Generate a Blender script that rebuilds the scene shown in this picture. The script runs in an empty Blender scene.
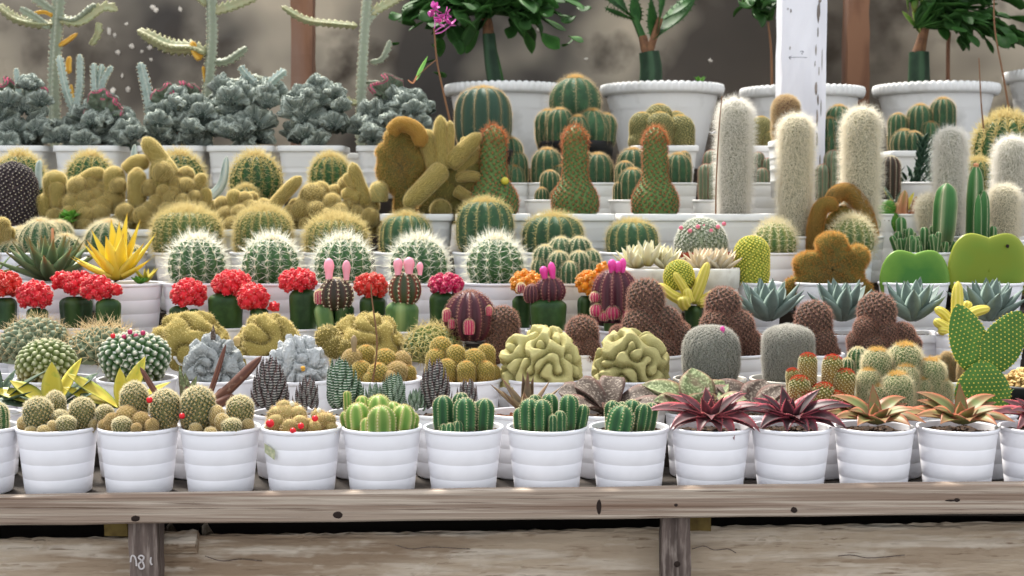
import bpy, math, random
import numpy as np
from mathutils import Vector, Matrix
PI = math.pi
C = bpy.context.scene.collection
RG = np.random.default_rng(11)

# ------------------------------------------------------------------ camera frame
F = 1400.0                     # focal length in pixels of the 1024 x 576 frame
HOR = 205.0                    # row of the horizon
ZC = 1.102                     # height of the camera
PITCH = math.atan((288 - HOR) / F)
FW = np.array([0, math.cos(PITCH), -math.sin(PITCH)])
UP = np.array([0, math.sin(PITCH), math.cos(PITCH)])
RT = np.array([1.0, 0, 0])

def P(px, py, d):
    """world point seen at pixel (px, py) at distance d along y"""
    r = FW * F + RT * (px - 512) + UP * (288 - py)
    return np.array([0, 0, ZC]) + r * (d / r[1])

# ------------------------------------------------------------------ mesh builder
class MB:
    def __init__(s):
        s.v, s.t, s.f, s.n = [], [], [], 0
    def add(s, v, faces, mat=0, tint=None, smooth=True):
        v = np.asarray(v, float).reshape(-1, 3)
        if tint is None:
            tint = np.zeros_like(v)
        else:
            tint = np.broadcast_to(np.asarray(tint, float), v.shape)
        for f in (faces if isinstance(faces, list) else [faces]):
            f = np.asarray(f, np.int64)
            if len(f):
                s.f.append((f + s.n, mat, smooth))
        s.v.append(v); s.t.append(tint); s.n += len(v)
    def verts(s):
        return np.concatenate(s.v)
    def build(s, name, mats, parent=None, loc=None, mesh_name=None):
        me = bpy.data.meshes.new(mesh_name or name)
        v = np.concatenate(s.v); t = np.concatenate(s.t)
        me.vertices.add(len(v)); me.vertices.foreach_set('co', v.astype(np.float32).ravel())
        li, ls, mi, sm, at = [], [], [], [], 0
        for f, m, smo in s.f:
            k = f.shape[1]
            li.append(f.ravel()); ls.append(at + np.arange(len(f)) * k); at += f.size
            mi.append(np.full(len(f), m)); sm.append(np.full(len(f), smo))
        li = np.concatenate(li); ls = np.concatenate(ls)
        me.loops.add(len(li)); me.loops.foreach_set('vertex_index', li.astype(np.int32))
        me.polygons.add(len(ls)); me.polygons.foreach_set('loop_start', ls.astype(np.int32))
        me.polygons.foreach_set('material_index', np.concatenate(mi).astype(np.int32))
        me.polygons.foreach_set('use_smooth', np.concatenate(sm))
        me.update(calc_edges=True)
        a = me.attributes.new('tint', 'FLOAT_VECTOR', 'POINT')
        a.data.foreach_set('vector', t.astype(np.float32).ravel())
        for m in (mats if isinstance(mats, (list, tuple)) else [mats]):
            me.materials.append(m)
        return link(name, me, parent, loc)

def link(name, me, parent=None, loc=None):
    o = bpy.data.objects.new(name, me); C.objects.link(o)
    if parent is not None:
        o.parent = parent
    if loc is not None:
        o.location = loc
    return o

def tag(o, label=None, cat=None, group=None, kind=None):
    for k, x in (('label', label), ('category', cat), ('group', group), ('kind', kind)):
        if x:
            o[k] = x
    return o

# ------------------------------------------------------------------ materials
def hx(h):
    h = h.lstrip('#'); c = [int(h[i:i + 2], 16) / 255 for i in (0, 2, 4)]
    return [x / 12.92 if x <= .04045 else ((x + .055) / 1.055) ** 2.4 for x in c] + [1]

MATS = {}
def mat(name, col, edge=None, epow=1.0, along=None, noise=None, rough=.6, trans=0, var=.12, bump=None, spec=.3, stripes=None, stretch=None, noise2=None, noise3=None):
    m = bpy.data.materials.new(name); m.use_nodes = True
    nt = m.node_tree; N, L = nt.nodes, nt.links; N.clear()
    def node(t, **k):
        n = N.new(t)
        for a, b in k.items():
            setattr(n, a, b)
        return n
    def mix(fac, a, b):
        n = node('ShaderNodeMix', data_type='RGBA')
        for s, x in ((0, fac), (6, a), (7, b)):
            if hasattr(x, 'is_output'):
                L.new(x, n.inputs[s])
            else:
                n.inputs[s].default_value = x
        return n.outputs[2]
    def ma(op, a, b=None):
        n = node('ShaderNodeMath', operation=op, use_clamp=(op != 'MULTIPLY' and op != 'SINE'))
        for s, x in ((0, a), (1, b)):
            if x is None: continue
            if hasattr(x, 'is_output'): L.new(x, n.inputs[s])
            else: n.inputs[s].default_value = x
        return n.outputs[0]
    at = node('ShaderNodeAttribute', attribute_name='tint')
    sep = node('ShaderNodeSeparateXYZ'); L.new(at.outputs['Vector'], sep.inputs[0])
    c = hx(col)
    if along:
        r = node('ShaderNodeValToRGB'); L.new(sep.outputs[1], r.inputs[0])
        e = r.color_ramp.elements
        while len(e) < len(along): e.new(.5)
        for el, (p, h) in zip(e, along):
            el.position = p; el.color = hx(h)
        c = r.outputs[0]
    tc = node('ShaderNodeTexCoord'); src = tc.outputs['Object']
    if stretch:
        mp = node('ShaderNodeMapping'); mp.inputs['Scale'].default_value = stretch
        L.new(src, mp.inputs[0]); src = mp.outputs[0]
    if stripes:
        fr, h, thr = stripes
        n = node('ShaderNodeTexNoise'); n.inputs['Scale'].default_value = 350; L.new(src, n.inputs['Vector'])
        s = ma('SINE', ma('MULTIPLY', sep.outputs[1], fr))
        s = ma('ADD', s, ma('MULTIPLY', n.outputs[0], .5))
        g = ma('GREATER_THAN', s, thr)
        c = mix(g, c, hx(h))
    for nz in (noise, noise2, noise3):
        if nz:
            sc, h, lo, hi = nz
            n = node('ShaderNodeTexNoise'); n.inputs['Scale'].default_value = sc; n.inputs['Detail'].default_value = 4
            L.new(src, n.inputs['Vector'])
            mr = node('ShaderNodeMapRange'); mr.inputs[1].default_value = lo; mr.inputs[2].default_value = hi
            L.new(n.outputs[0], mr.inputs[0])
            c = mix(mr.outputs[0], c, hx(h))
    if edge:
        p = ma('POWER', sep.outputs[0], epow)
        c = mix(p, c, hx(edge))
    if var:
        h = node('ShaderNodeHueSaturation')
        v = ma('MULTIPLY', sep.outputs[2], 2 * var)
        n = node('ShaderNodeMath', operation='ADD'); L.new(v, n.inputs[0]); n.inputs[1].default_value = 1 - var
        L.new(n.outputs[0], h.inputs['Value'])
        if hasattr(c, 'is_output'): L.new(c, h.inputs['Color'])
        else: h.inputs['Color'].default_value = c
        c = h.outputs[0]
    b = node('ShaderNodeBsdfPrincipled')
    b.inputs['Roughness'].default_value = rough
    b.inputs['Specular IOR Level'].default_value = spec
    def setc(s):
        if hasattr(c, 'is_output'): L.new(c, s)
        else: s.default_value = c
    setc(b.inputs['Base Color'])
    if bump:
        n = node('ShaderNodeTexNoise'); n.inputs['Scale'].default_value = bump[0]; n.inputs['Detail'].default_value = 3
        L.new(src, n.inputs['Vector'])
        bp = node('ShaderNodeBump'); bp.inputs['Distance'].default_value = bump[1]; bp.inputs['Strength'].default_value = .6
        L.new(n.outputs[0], bp.inputs['Height']); L.new(bp.outputs[0], b.inputs['Normal'])
    out = node('ShaderNodeOutputMaterial')
    if trans:
        t = node('ShaderNodeBsdfTranslucent'); setc(t.inputs[0])
        mx = node('ShaderNodeMixShader'); mx.inputs[0].default_value = trans
        L.new(b.outputs[0], mx.inputs[1]); L.new(t.outputs[0], mx.inputs[2]); L.new(mx.outputs[0], out.inputs[0])
    else:
        L.new(b.outputs[0], out.inputs[0])
    MATS[name] = m
    return m

# ------------------------------------------------------------------ geometry kit (numpy)
def nrmz(a):
    return a / np.maximum(np.linalg.norm(a, axis=-1, keepdims=True), 1e-12)

def frames(path):
    T = nrmz(np.gradient(path, axis=0))
    a = np.array([1.0, 0, 0]) if abs(T[0][0]) < .8 else np.array([0, 0, 1.0])
    N = np.zeros_like(T); n = a
    for i in range(len(T)):
        n = n - T[i] * n.dot(T[i]); n = n / np.linalg.norm(n); N[i] = n
    return T, N, np.cross(T, N)

def grid_faces(n, seg, wrap=True):
    i = np.arange(n - 1)[:, None]; j = np.arange(seg if wrap else seg - 1)[None, :]
    k = (j + 1) % seg
    return np.stack([i * seg + j, i * seg + k, (i + 1) * seg + k, (i + 1) * seg + j], -1).reshape(-1, 4)

def profile(kind, n=18, asp=1.0):
    """(z, r) in 0..1 from base to apex; asp = height / radius (for the dome of a column)"""
    if kind in ('ball', 'flat'):
        e = 1.0 if kind == 'ball' else .72
        ph = np.linspace(-.95, PI / 2, n)
        z = np.sign(np.sin(ph)) * np.abs(np.sin(ph)) ** e; r = np.maximum(np.cos(ph), 0) ** e
        z = (z - z[0]) / (z[-1] - z[0])
    elif kind == 'half':
        ph = np.linspace(-.25, PI / 2, n); z = np.sin(ph); r = np.maximum(np.cos(ph), 0) ** .9
        z = (z - z[0]) / (z[-1] - z[0])
    elif kind == 'col':
        dome = min(.8, 1.0 / max(asp, .2))
        m = n // 2
        zl = np.linspace(0, 1 - dome, n - m, endpoint=False); rl = .82 + .18 * np.clip(zl / max(.4 * (1 - dome), .01), 0, 1)
        ph = np.linspace(0, PI / 2, m); z = np.concatenate([zl, 1 - dome + dome * np.sin(ph)]); r = np.concatenate([rl, np.maximum(np.cos(ph), 0) ** .9])
    elif kind == 'taper':
        z = np.linspace(0, 1, n); r = (1 - z ** 1.6) ** .8 * (.75 + .5 * np.minimum(z, .5))
    else:                      # list of (z, r) points
        zz, rr = zip(*kind); z = np.linspace(0, 1, n * 2); r = np.interp(z, zz, rr)
        k = np.array([1, 2, 3, 2, 1]) / 9; rp = np.pad(r, 2, mode='edge'); r2 = np.convolve(rp, k, 'valid'); r2[-1] = r[-1]
        r = r2
    return z, np.maximum(r, .004)

class Stalk:
    """a body swept along a path, with the frames kept so spines and bumps can be put on it"""
    def __init__(s, path, rad, ribs=0, depth=.1, mode='round', seg=None, twist=0.0, rot=0.0, rnd=.5, tooth=None):
        s.tooth = tooth; s.path = np.asarray(path, float); s.rad = np.asarray(rad, float)
        s.T, s.N, s.B = frames(s.path)
        s.ribs, s.depth, s.mode, s.twist, s.rot, s.rnd = ribs, depth, mode, twist, rot, rnd
        s.seg = seg or (max(12, ribs * (6 if ribs < 7 else 4)) if ribs else 18)
        d = np.linalg.norm(np.diff(s.path, axis=0), axis=1); s.arc = np.concatenate([[0], np.cumsum(d)])
        s.len = s.arc[-1]
    def crest(s, th):
        if not s.ribs: return np.ones_like(th)
        return np.abs(np.cos(s.ribs * th / 2)) if s.mode == 'round' else (1 - np.abs(np.sin(s.ribs * th / 2)))
    def mesh(s, mb, m=0):
        n = len(s.path); th = np.linspace(0, 2 * PI, s.seg, endpoint=False)
        c = s.crest(th); rr = s.rad[:, None] * (1 - s.depth * (1 - c)[None, :])
        if s.tooth: rr = rr * (1 + s.tooth[1] * (c ** 3)[None, :] * ((s.arc / s.tooth[0] % 1) ** 1.5 - .5)[:, None])
        a = th[None, :] + s.rot + s.twist * (s.arc / s.len)[:, None]
        V = s.path[:, None] + rr[..., None] * (np.cos(a)[..., None] * s.N[:, None] + np.sin(a)[..., None] * s.B[:, None])
        t = np.zeros((n, s.seg, 3)); t[..., 0] = c[None]; t[..., 1] = np.linspace(0, 1, n)[:, None]; t[..., 2] = s.rnd
        mb.add(V, grid_faces(n, s.seg), m, t.reshape(-1, 3))
    def points(s, t, th):
        """t in ring index (float), th angle -> surface points, normals, t01"""
        ix = np.arange(len(s.path))
        ip = lambda A: np.stack([np.interp(t, ix, A[:, k]) for k in range(3)], -1)
        p, N, B, T = ip(s.path), nrmz(ip(s.N)), nrmz(ip(s.B)), nrmz(ip(s.T))
        r = np.interp(t, ix, s.rad); dr = np.interp(t, ix, np.gradient(s.rad) / np.maximum(np.gradient(s.arc), 1e-9))
        a = th + s.rot + s.twist * np.interp(t, ix, s.arc) / s.len
        rr = r * (1 - s.depth * (1 - s.crest(th)))
        ra = np.cos(a)[:, None] * N + np.sin(a)[:, None] * B
        n = nrmz(ra - np.clip(dr, -20, 3)[:, None] * T)
        return p + ra * rr[:, None], n, t / (len(s.path) - 1)
    def slant(s):
        return np.concatenate([[0], np.cumsum(np.hypot(np.diff(s.arc), np.diff(s.rad)))])
    def rib_areoles(s, spacing, lo=.08, hi=1.0):
        sl = s.slant(); k = max(2, int(sl[-1] * (hi - lo) / spacing))
        q = np.linspace(lo, hi, k, endpoint=False) * sl[-1]
        t = np.interp(q, sl, np.arange(len(s.path)))
        th = np.arange(s.ribs) * 2 * PI / s.ribs
        tt, hh = np.meshgrid(t, th)
        tt = np.clip(tt + (np.arange(s.ribs) % 2)[:, None] * .2, 0, len(s.path) - 1.001)
        return s.points(tt.ravel(), hh.ravel())
    def phyllo(s, spacing, lo=0.0, jitter=0.0):
        sl = s.slant(); ar = np.concatenate([[0], np.cumsum(2 * PI * .5 * (s.rad[1:] + s.rad[:-1]) * np.diff(sl))])
        n = max(6, int(ar[-1] * (1 - lo) / spacing ** 2))
        q = (lo + (1 - lo) * (np.arange(n) + .5) / n) * ar[-1]
        t = np.interp(q, ar, np.arange(len(s.path)))
        th = np.arange(n) * 2.399963
        if jitter: th = th + RG.normal(0, jitter, n)
        return s.points(t, th)

def tang(n):
    a = np.where(np.abs(n[:, 2:3]) < .9, np.array([[0, 0, 1.0]]), np.array([[1.0, 0, 0]]))
    u = nrmz(np.cross(a, n)); return u, np.cross(n, u)

def spines(mb, p, n, k, L, ang=(20, 70), rad=.0004, m=1, droop=0.0, even=True, jit=.25, base=0.0):
    """k thin three-sided needles at every point p with normal n"""
    q = len(p)
    if q == 0: return
    L = np.broadcast_to(np.asarray(L, float), (q,))
    u, w = tang(n)
    az = (np.arange(k)[None] * 2 * PI / k if even else RG.uniform(0, 2 * PI, (q, k))) + RG.uniform(0, 2 * PI, (q, 1)) + RG.normal(0, jit, (q, k))
    el = np.radians(RG.uniform(ang[0], ang[1], (q, k)))
    d = n[:, None] * np.cos(el)[..., None] + (u[:, None] * np.cos(az)[..., None] + w[:, None] * np.sin(az)[..., None]) * np.sin(el)[..., None]
    d[..., 2] -= droop; d = nrmz(d).reshape(-1, 3)
    b = np.repeat(p + n * base, k, 0); l = np.repeat(L, k) * RG.uniform(.7, 1.15, q * k)
    su, sw = tang(d)
    o = [su * rad, (-.5 * su + .866 * sw) * rad, (-.5 * su - .866 * sw) * rad]
    V = np.stack([b + o[0], b + o[1], b + o[2], b + d * l[:, None]], 1)
    i = np.arange(q * k)[:, None] * 4
    f = np.concatenate([i + np.array([[0, 1, 3]]), i + np.array([[2, 0, 3]])])
    t = np.zeros((q * k, 4, 3)); t[:, 3, 1] = 1; t[..., 2] = RG.uniform(0, 1, (q * k, 1))
    mb.add(V, f, m, t.reshape(-1, 3), smooth=False)

def bumps(mb, p, n, r, h, m=0, seg=6, sink=.3, ty=.5):
    """a little dome (tubercle) at every point"""
    q = len(p)
    if q == 0: return
    r = np.broadcast_to(np.asarray(r, float), (q,)); h = np.broadcast_to(np.asarray(h, float), (q,))
    u, w = tang(n); a = np.arange(seg) * 2 * PI / seg
    rows = []
    for fr, fh in ((1.0, -sink), (.86, .45), (.5, .85)):
        rows.append(p[:, None] + n[:, None] * (fh * h)[:, None, None] + (u[:, None] * np.cos(a)[None, :, None] + w[:, None] * np.sin(a)[None, :, None]) * (fr * r)[:, None, None])
    V = np.concatenate(rows + [(p + n * h[:, None])[:, None]], 1)
    i = np.arange(q)[:, None, None] * (3 * seg + 1)
    j = np.arange(seg); k = (j + 1) % seg; Q = []
    for rr in (0, 1):
        Q.append(np.stack([rr * seg + j, rr * seg + k, (rr + 1) * seg + k, (rr + 1) * seg + j], -1))
    qf = (np.concatenate(Q)[None] + i).reshape(-1, 4)
    tf = (np.stack([2 * seg + j, 2 * seg + k, np.full(seg, 3 * seg)], -1)[None] + i).reshape(-1, 3)
    t = np.zeros((q, 3 * seg + 1, 3)); t[:, seg:2 * seg, 0] = .3; t[:, 2 * seg:3 * seg, 0] = .75; t[:, -1, 0] = 1; t[..., 1] = np.broadcast_to(ty, (q,))[:, None]; t[..., 2] = RG.uniform(0, 1, (q, 1))
    mb.add(V, [qf, tf], m, t.reshape(-1, 3))

def ball(mb, c, r, m=0, seg=14, rings=9, noise=0.0, rnd=.5):
    """ellipsoid; r a number or three"""
    r = np.broadcast_to(np.asarray(r, float), (3,)); ph = np.linspace(-PI / 2 + .02, PI / 2 - .02, rings); th = np.linspace(0, 2 * PI, seg, endpoint=False)
    d = np.stack([np.cos(ph)[:, None] * np.cos(th)[None], np.cos(ph)[:, None] * np.sin(th)[None], np.sin(ph)[:, None] * np.ones(seg)[None]], -1)
    k = 1 + (RG.normal(0, noise, (rings, seg, 1)) if noise else 0)
    t = np.zeros((rings, seg, 3)); t[..., 1] = ((d[..., 2] + 1) / 2); t[..., 2] = rnd
    mb.add(np.asarray(c) + d * r * k, grid_faces(rings, seg), m, t.reshape(-1, 3))

def surface_points(mb, count, upto=None):
    """random points and normals on all faces added so far"""
    v = mb.verts(); tr = []
    for f, m, _ in mb.f[:upto]:
        tr.append(f[:, :3]);
        if f.shape[1] == 4: tr.append(f[:, [0, 2, 3]])
    tr = np.concatenate(tr); a, b, c = v[tr[:, 0]], v[tr[:, 1]], v[tr[:, 2]]
    n = np.cross(b - a, c - a); ar = np.linalg.norm(n, axis=1); ok = ar > 1e-12
    i = RG.choice(len(tr), count, p=np.where(ok, ar, 0) / ar[ok].sum())
    x, y = RG.uniform(0, 1, (2, count)); s = x + y > 1; x[s], y[s] = 1 - x[s], 1 - y[s]
    return a[i] + (b - a)[i] * x[:, None] + (c - a)[i] * y[:, None], nrmz(n[i])

def bez(pts, n):
    """smooth path through control points (Catmull-Rom)"""
    p = np.asarray(pts, float); p = np.concatenate([[2 * p[0] - p[1]], p, [2 * p[-1] - p[-2]]])
    out = []; m = len(p) - 3
    for u in np.linspace(0, m - 1e-6, n):
        i = int(u); t = u - i; a, b, c, d = p[i:i + 4]
        out.append(.5 * ((2 * b) + (-a + c) * t + (2 * a - 5 * b + 4 * c - d) * t * t + (-a + 3 * b - 3 * c + d) * t ** 3))
    return np.array(out)

def finger_rad(n, r0, r1, tip=.35):
    s = np.linspace(0, 1, n); r = r0 + (r1 - r0) * s
    k = np.clip((s - (1 - tip)) / tip, 0, 1); q = np.clip(1 - s / .1, 0, 1); return np.maximum(r * np.sqrt(np.maximum(1 - k ** 2.2, 0)) * np.sqrt(np.maximum(1 - q ** 2.2, 0)), r1 * .05)

def leaf(mb, base, az, el, L, W, thick=.12, curl=0.0, shape='aloe', cup=.25, m=0, n=11, twist=0.0, rnd=.5, teeth=0, tm=1, tl=.002):
    """a thick leaf; az, el its direction in radians; curl bends it up (+) or down (-) along its length"""
    s = np.linspace(0, 1, n)
    e = el + curl * s
    st = np.array([math.cos(az), math.sin(az), 0]); z = np.array([0, 0, 1.0]); side = np.array([-math.sin(az), math.cos(az), 0])
    D = np.cos(e)[:, None] * st + np.sin(e)[:, None] * z
    Pp = np.asarray(base) + np.concatenate([[np.zeros(3)], np.cumsum((D[1:] + D[:-1]) / 2, 0)]) * (L / (n - 1))
    U = -np.sin(e)[:, None] * st + np.cos(e)[:, None] * z
    if twist:
        side = np.cos(twist * s)[:, None] * side + np.sin(twist * s)[:, None] * U
    else:
        side = np.broadcast_to(side, U.shape)
    w = {'aloe': (1 - s ** 1.8) * (.75 + .5 * s * (1 - s) * 2), 'tongue': (.6 + .9 * s) * np.sqrt(np.maximum(1 - s ** 5, 0)) * .8, 'oval': np.sin(PI * np.clip(s * .93 + .07, 0, 1)) ** .75,
         'lance': np.sin(PI * np.clip(s * .85 + .15, 0, 1)) ** .9, 'pad': np.maximum(np.sin(PI * np.clip(s ** .8, 0, 1)), .12) ** .6}[shape]
    w = np.maximum(w, .015) * W / 2
    x = np.array([-1, -.6, 0, .6, 1, .6, 0, -.6]); up = np.array([0, 0, 0, 0, 0, -1, -1.25, -1]); cv = np.abs(x) ** 2 * cup
    V = Pp[:, None] + side[:, None] * (x[None] * w[:, None])[..., None] + U[:, None] * ((cv[None] * w[:, None]) + up[None] * (thick * w[:, None]))[..., None]
    t = np.zeros((n, 8, 3)); t[..., 0] = np.abs(x)[None]; t[..., 1] = s[:, None]; t[..., 2] = rnd
    i = np.arange(8)[::-1]
    mb.add(V, [grid_faces(n, 8), np.array([[7, 6, 5, 4]]), np.array([[7, 4, 3, 0]]), np.array([[0, 3, 2, 1]])], m, t.reshape(-1, 3))
    if teeth:
        for sd in (-1, 1):
            q = np.linspace(.08, .9, teeth); ip = lambda A: np.stack([np.interp(q, s, A[:, k]) for k in range(3)], -1)
            c = ip(Pp + side * (sd * w)[:, None] + U * (cup * w)[:, None]); d = ip(side) * sd
            spines(mb, c, nrmz(d), 1, tl, (0, 20), tl * .3, tm)
    return Pp

# ------------------------------------------------------------------ labyrinth for crested / brain shaped plants
LAB = {}
def labyrinth(seed, wl, n=72, it=16):
    """folded sheets in a cube: cutting it with any surface gives winding ridges"""
    if (seed, wl) in LAB: return LAB[(seed, wl)]
    r = np.random.default_rng(seed); f = np.fft.fftfreq(n)
    k = np.sqrt(f[:, None, None] ** 2 + f[None, :, None] ** 2 + f[None, None] ** 2); k0 = 1 / wl; flt = np.exp(-((k - k0) / (.22 * k0)) ** 2)
    a = r.normal(0, 1, (n, n, n))
    for _ in range(it):
        a = np.real(np.fft.ifftn(np.fft.fftn(a) * flt)); a = np.tanh(1.8 * a / a.std())
    g = np.exp(-(k / (1.25 * k0)) ** 2); a = np.real(np.fft.ifftn(np.fft.fftn(a) * g))
    LAB[(seed, wl)] = np.clip(a / np.abs(a).max() * 1.2, -1, 1)
    return LAB[(seed, wl)]

def brain(mb, c, rx, ry, rz, seed, wave=.24, amp=.14, m=0, nr=90, nt=230, phimax=1.9, power=.5, rnd=.5, lump=1.0, rough=0.0):
    n = 72; A = labyrinth(seed, wave / 2.4 * n)
    rho = np.linspace(.004, 1, nr)[:, None]; th = np.linspace(0, 2 * PI, nt, endpoint=False)[None]
    ph = rho * phimax
    d = np.stack([np.sin(ph) * np.cos(th), np.sin(ph) * np.sin(th), np.cos(ph) * np.ones_like(th)], -1)
    sc_ = np.array([1, ry / rx, rz / rx]); g = np.clip((d * np.minimum(sc_, 1.15) / 2.4 + .5) * (n - 1), 0, n - 1.001); i = g.astype(int); f = g - i; h = 0
    for dx in (0, 1):
        for dy in (0, 1):
            for dz in (0, 1):
                w = (f[..., 0] if dx else 1 - f[..., 0]) * (f[..., 1] if dy else 1 - f[..., 1]) * (f[..., 2] if dz else 1 - f[..., 2]); h = h + w * A[i[..., 0] + dx, i[..., 1] + dy, i[..., 2] + dz]
    h = np.clip(np.abs(h) * 1.3, 0, 1) ** power
    lm = lump * (.07 * np.sin(3 * th + seed) * np.sin(ph) + .05 * np.sin(5 * th + 2 * seed) * np.sin(2 * ph))
    if rough: lm = lm + np.random.default_rng(seed).normal(0, rough, lm.shape)
    V = np.asarray(c) + d * np.array([rx, ry, rz]) * (1 - amp + amp * h + lm)[..., None]
    t = np.zeros((nr, nt, 3)); t[..., 0] = h; t[..., 1] = np.cos(ph) * .5 + .5; t[..., 2] = rnd
    mb.add(V, grid_faces(nr, nt)[:, ::-1], m, t.reshape(-1, 3))
# ------------------------------------------------------------------ palette
mat('white_plastic', 'f4f3f7', noise=(9, 'dcdbde', .45, .8), rough=.42, var=0, spec=.35)
mat('old_white_plastic', 'e2ddd2', noise=(40, 'b5aa94', .5, .85), rough=.55, var=0)
mat('grey_white_plastic', 'eae9e6', noise=(14, 'bab7b0', .5, .85), rough=.5, var=0)
mat('black_plastic', '141416', rough=.5, var=0)
mat('terracotta', 'a4492f', noise=(30, '8a3b26', .45, .7), rough=.8, var=0)
mat('soil', '3a2c22', noise=(260, '7c5c40', .5, .72), rough=.95, var=.35)
mat('gravel', 'b59055', noise=(200, 'd9bd83', .4, .6), rough=.9, var=.35)
mat('cinder', '6d3d28', noise=(260, '9a6a48', .45, .65), rough=.95, var=.35)

mat('green_skin', '2c5230', edge='47703c', epow=2, noise=(120, '3d6b35', .4, .7), rough=.5, trans=.04)
mat('bright_green_skin', '3f8a3a', edge='4f8448', epow=4, along=[(0, '4f5436'), (0.25, '2c5534'), (1, '33623c')], rough=0.65, trans=.05)
mat('lime_green_skin', '6f9a3f', edge='c6c878', epow=5, along=[(0, '85843f'), (0.3, '64903a'), (1, '86a84a')], rough=.5, trans=.06)
mat('barrel_skin', '3a5a3e', edge='6f7a58', epow=6, along=[(0, '525a3c'), (0.3, '34543a'), (1, '3d6040')], noise=(60, '486f4a', .4, .75), rough=0.65, trans=.03)
mat('blue_barrel_skin', '3f6a52', edge='7d7d5c', epow=6, along=[(0, '37503f'), (1, '3f5f4d')], rough=0.65)
mat('golden_barrel_skin', '4f6b3b', edge='8f8f50', epow=3, along=[(0, '7d6f45'), (.35, '496a3a'), (1, '7d8a45')], rough=.55)
mat('olive_skin', '46523a', edge='8f8a55', epow=1.5, along=[(0, '866838'), (0.35, '46543a'), (1, '4f5f3c')], rough=.6)
mat('grey_green_skin', '6b7a5e', edge='8d9678', epow=2, noise=(90, '5b6a50', .4, .7), along=[(0, '75603f'), (.3, '63745a'), (1, '76836a')], rough=.6)
mat('slate_skin', '62655a', edge='85877a', epow=2, rough=.6)
mat('brown_skin', '3c382f', edge='6a4c42', epow=1.2, along=[(0, '54392e'), (0.45, '3f3a30'), (1, '454a38')], rough=.7)
mat('dark_purple_skin', '2e2829', edge='57494a', epow=2, noise=(100, '3c3436', .4, .7), rough=.7)
mat('gymno_skin', '4a2630', edge='7d3d49', epow=2, along=[(0, '3d1f28'), (1, '532834')], rough=.5)
mat('gymno_dark_skin', '3a352f', edge='6a4038', epow=2, along=[(0, '33301f'), (1, '40362e')], rough=.5)
mat('gymno_red_green_skin', '3f4a30', edge='a0332c', epow=2.5, rough=.5)
mat('orange_column_skin', '4b6a3c', edge='5f7a40', epow=2, along=[(0, '3f6138'), (0.6, '4a6a3c'), (1, '6d7a45')], rough=.6)
mat('white_hair_skin', '85866a', rough=.8)
mat('white_ball_skin', '54703f', rough=.7)
mat('spiral_skin', '7d9430', edge='b9bb4a', epow=1.2, rough=.5, trans=.05)
mat('golden_finger_skin', '6d6430', edge='8a7d3c', epow=1.2, along=[(0, '5c4d28'), (0.5, '66602e'), (1, '857f38')], rough=.8)
mat('golden_ball_skin', '5f5030', edge='80703f', epow=1.2, rough=.85)
mat('golden_crest_skin', '6a6230', along=[(0, '5f5530'), (0.6, '66602e'), (1, '7d7034')], rough=.9)
mat('yellow_crest', '94742f', rough=.9)
mat('golden_mound_skin', '6f6230', edge='a59350', epow=1.2, noise=(160, '7d7034', .45, .7), rough=.85)
mat('brain_skin', '6f7036', edge='c4bb7e', epow=0.8, noise=(500, 'cfc68e', 0.55, 0.75), along=[(0, '6f632c'), (0.5, '66622c'), (1, '6d692f')], rough=.75, bump=(500, 0.0015))
mat('grey_crest_skin', '6f7472', edge='a9adac', epow=1.2, noise=(330, 'd5d7d6', .5, .66), noise2=(60, '5e6660', .55, .75), rough=.85, bump=(200, 0.008))
mat('white_crest_skin', '969c9b', edge='d6d9d9', epow=1.0, noise=(300, 'eceeee', .45, .62), rough=.85, bump=(200, 0.008))
mat('tip_white_skin', '40632f', edge='f4f2e8', epow=3.5, along=[(0, '86703a'), (0.2, '5f7038'), (0.45, '3c6030'), (1, '3c6030')], rough=.6)
mat('tip_pale_skin', '586b2f', edge='d9d6b0', epow=3.5, along=[(0, '9a7a3c'), (0.4, '6f7a3c'), (1, '5f7238')], rough=.6)
mat('copper_skin', '6a5a30', edge='b8a055', epow=2, along=[(0, 'a85532'), (.45, '8a6a38'), (.6, '5a6a35'), (1, '5c6e38')], rough=.6)
mat('rust_green_skin', '76742f', edge='b39a4a', epow=1.5, along=[(0, 'a0682e'), (.5, '6f7233'), (1, '8f7f35')], rough=.7)
mat('tan_skin', '9c8350', edge='bfa56c', epow=1.5, along=[(0, 'a07a45'), (.6, '8f7f4a'), (1, 'c3ad70')], rough=.8)
mat('red_scion_skin', 'd21f2e', edge='f0566a', epow=2, var=.2, noise=(150, 'e23a3c', .45, .7), rough=.5, trans=.12)
mat('pink_scion_skin', 'cf1f58', edge='ee6a95', epow=2, var=.2, rough=.5, trans=.12)
mat('orange_scion_skin', 'e8921f', edge='f6c34a', epow=2, var=.2, noise=(150, 'ee7d22', .45, .7), rough=.5, trans=.12)
mat('vermilion_scion_skin', 'd8332a', edge='f2726a', epow=2, var=.2, rough=.5, trans=.12)
mat('stock_skin', '22401c', edge='466030', epow=6, noise=(70, '345529', .45, .7), rough=.45, trans=.05)
mat('pale_stock_skin', '5d8048', edge='93a86c', epow=5, noise=(50, '4c7040', .45, .7), rough=.45, trans=.05)
mat('yellow_finger_skin', 'cdbb3a', edge='e6d873', epow=2, along=[(0, 'a5a53a'), (.3, 'c9bc3f'), (1, 'd8cb55')], rough=.5, trans=.12)
mat('pad_skin', '4c7a2e', noise=(60, '5b8a35', .4, .7), rough=.5, trans=.12)
mat('pad_dots', 'd8c75a', rough=.8)
mat('heart_leaf', '447a30', noise=(14, '6f9a35', .4, .7), edge='7fa544', epow=6, rough=.4, trans=.25, var=0)
mat('yellow_heart_leaf', '7f9128', noise=(12, '6f9430', .42, .7), edge='a2aa40', epow=6, rough=.4, trans=.25, var=0)
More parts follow.
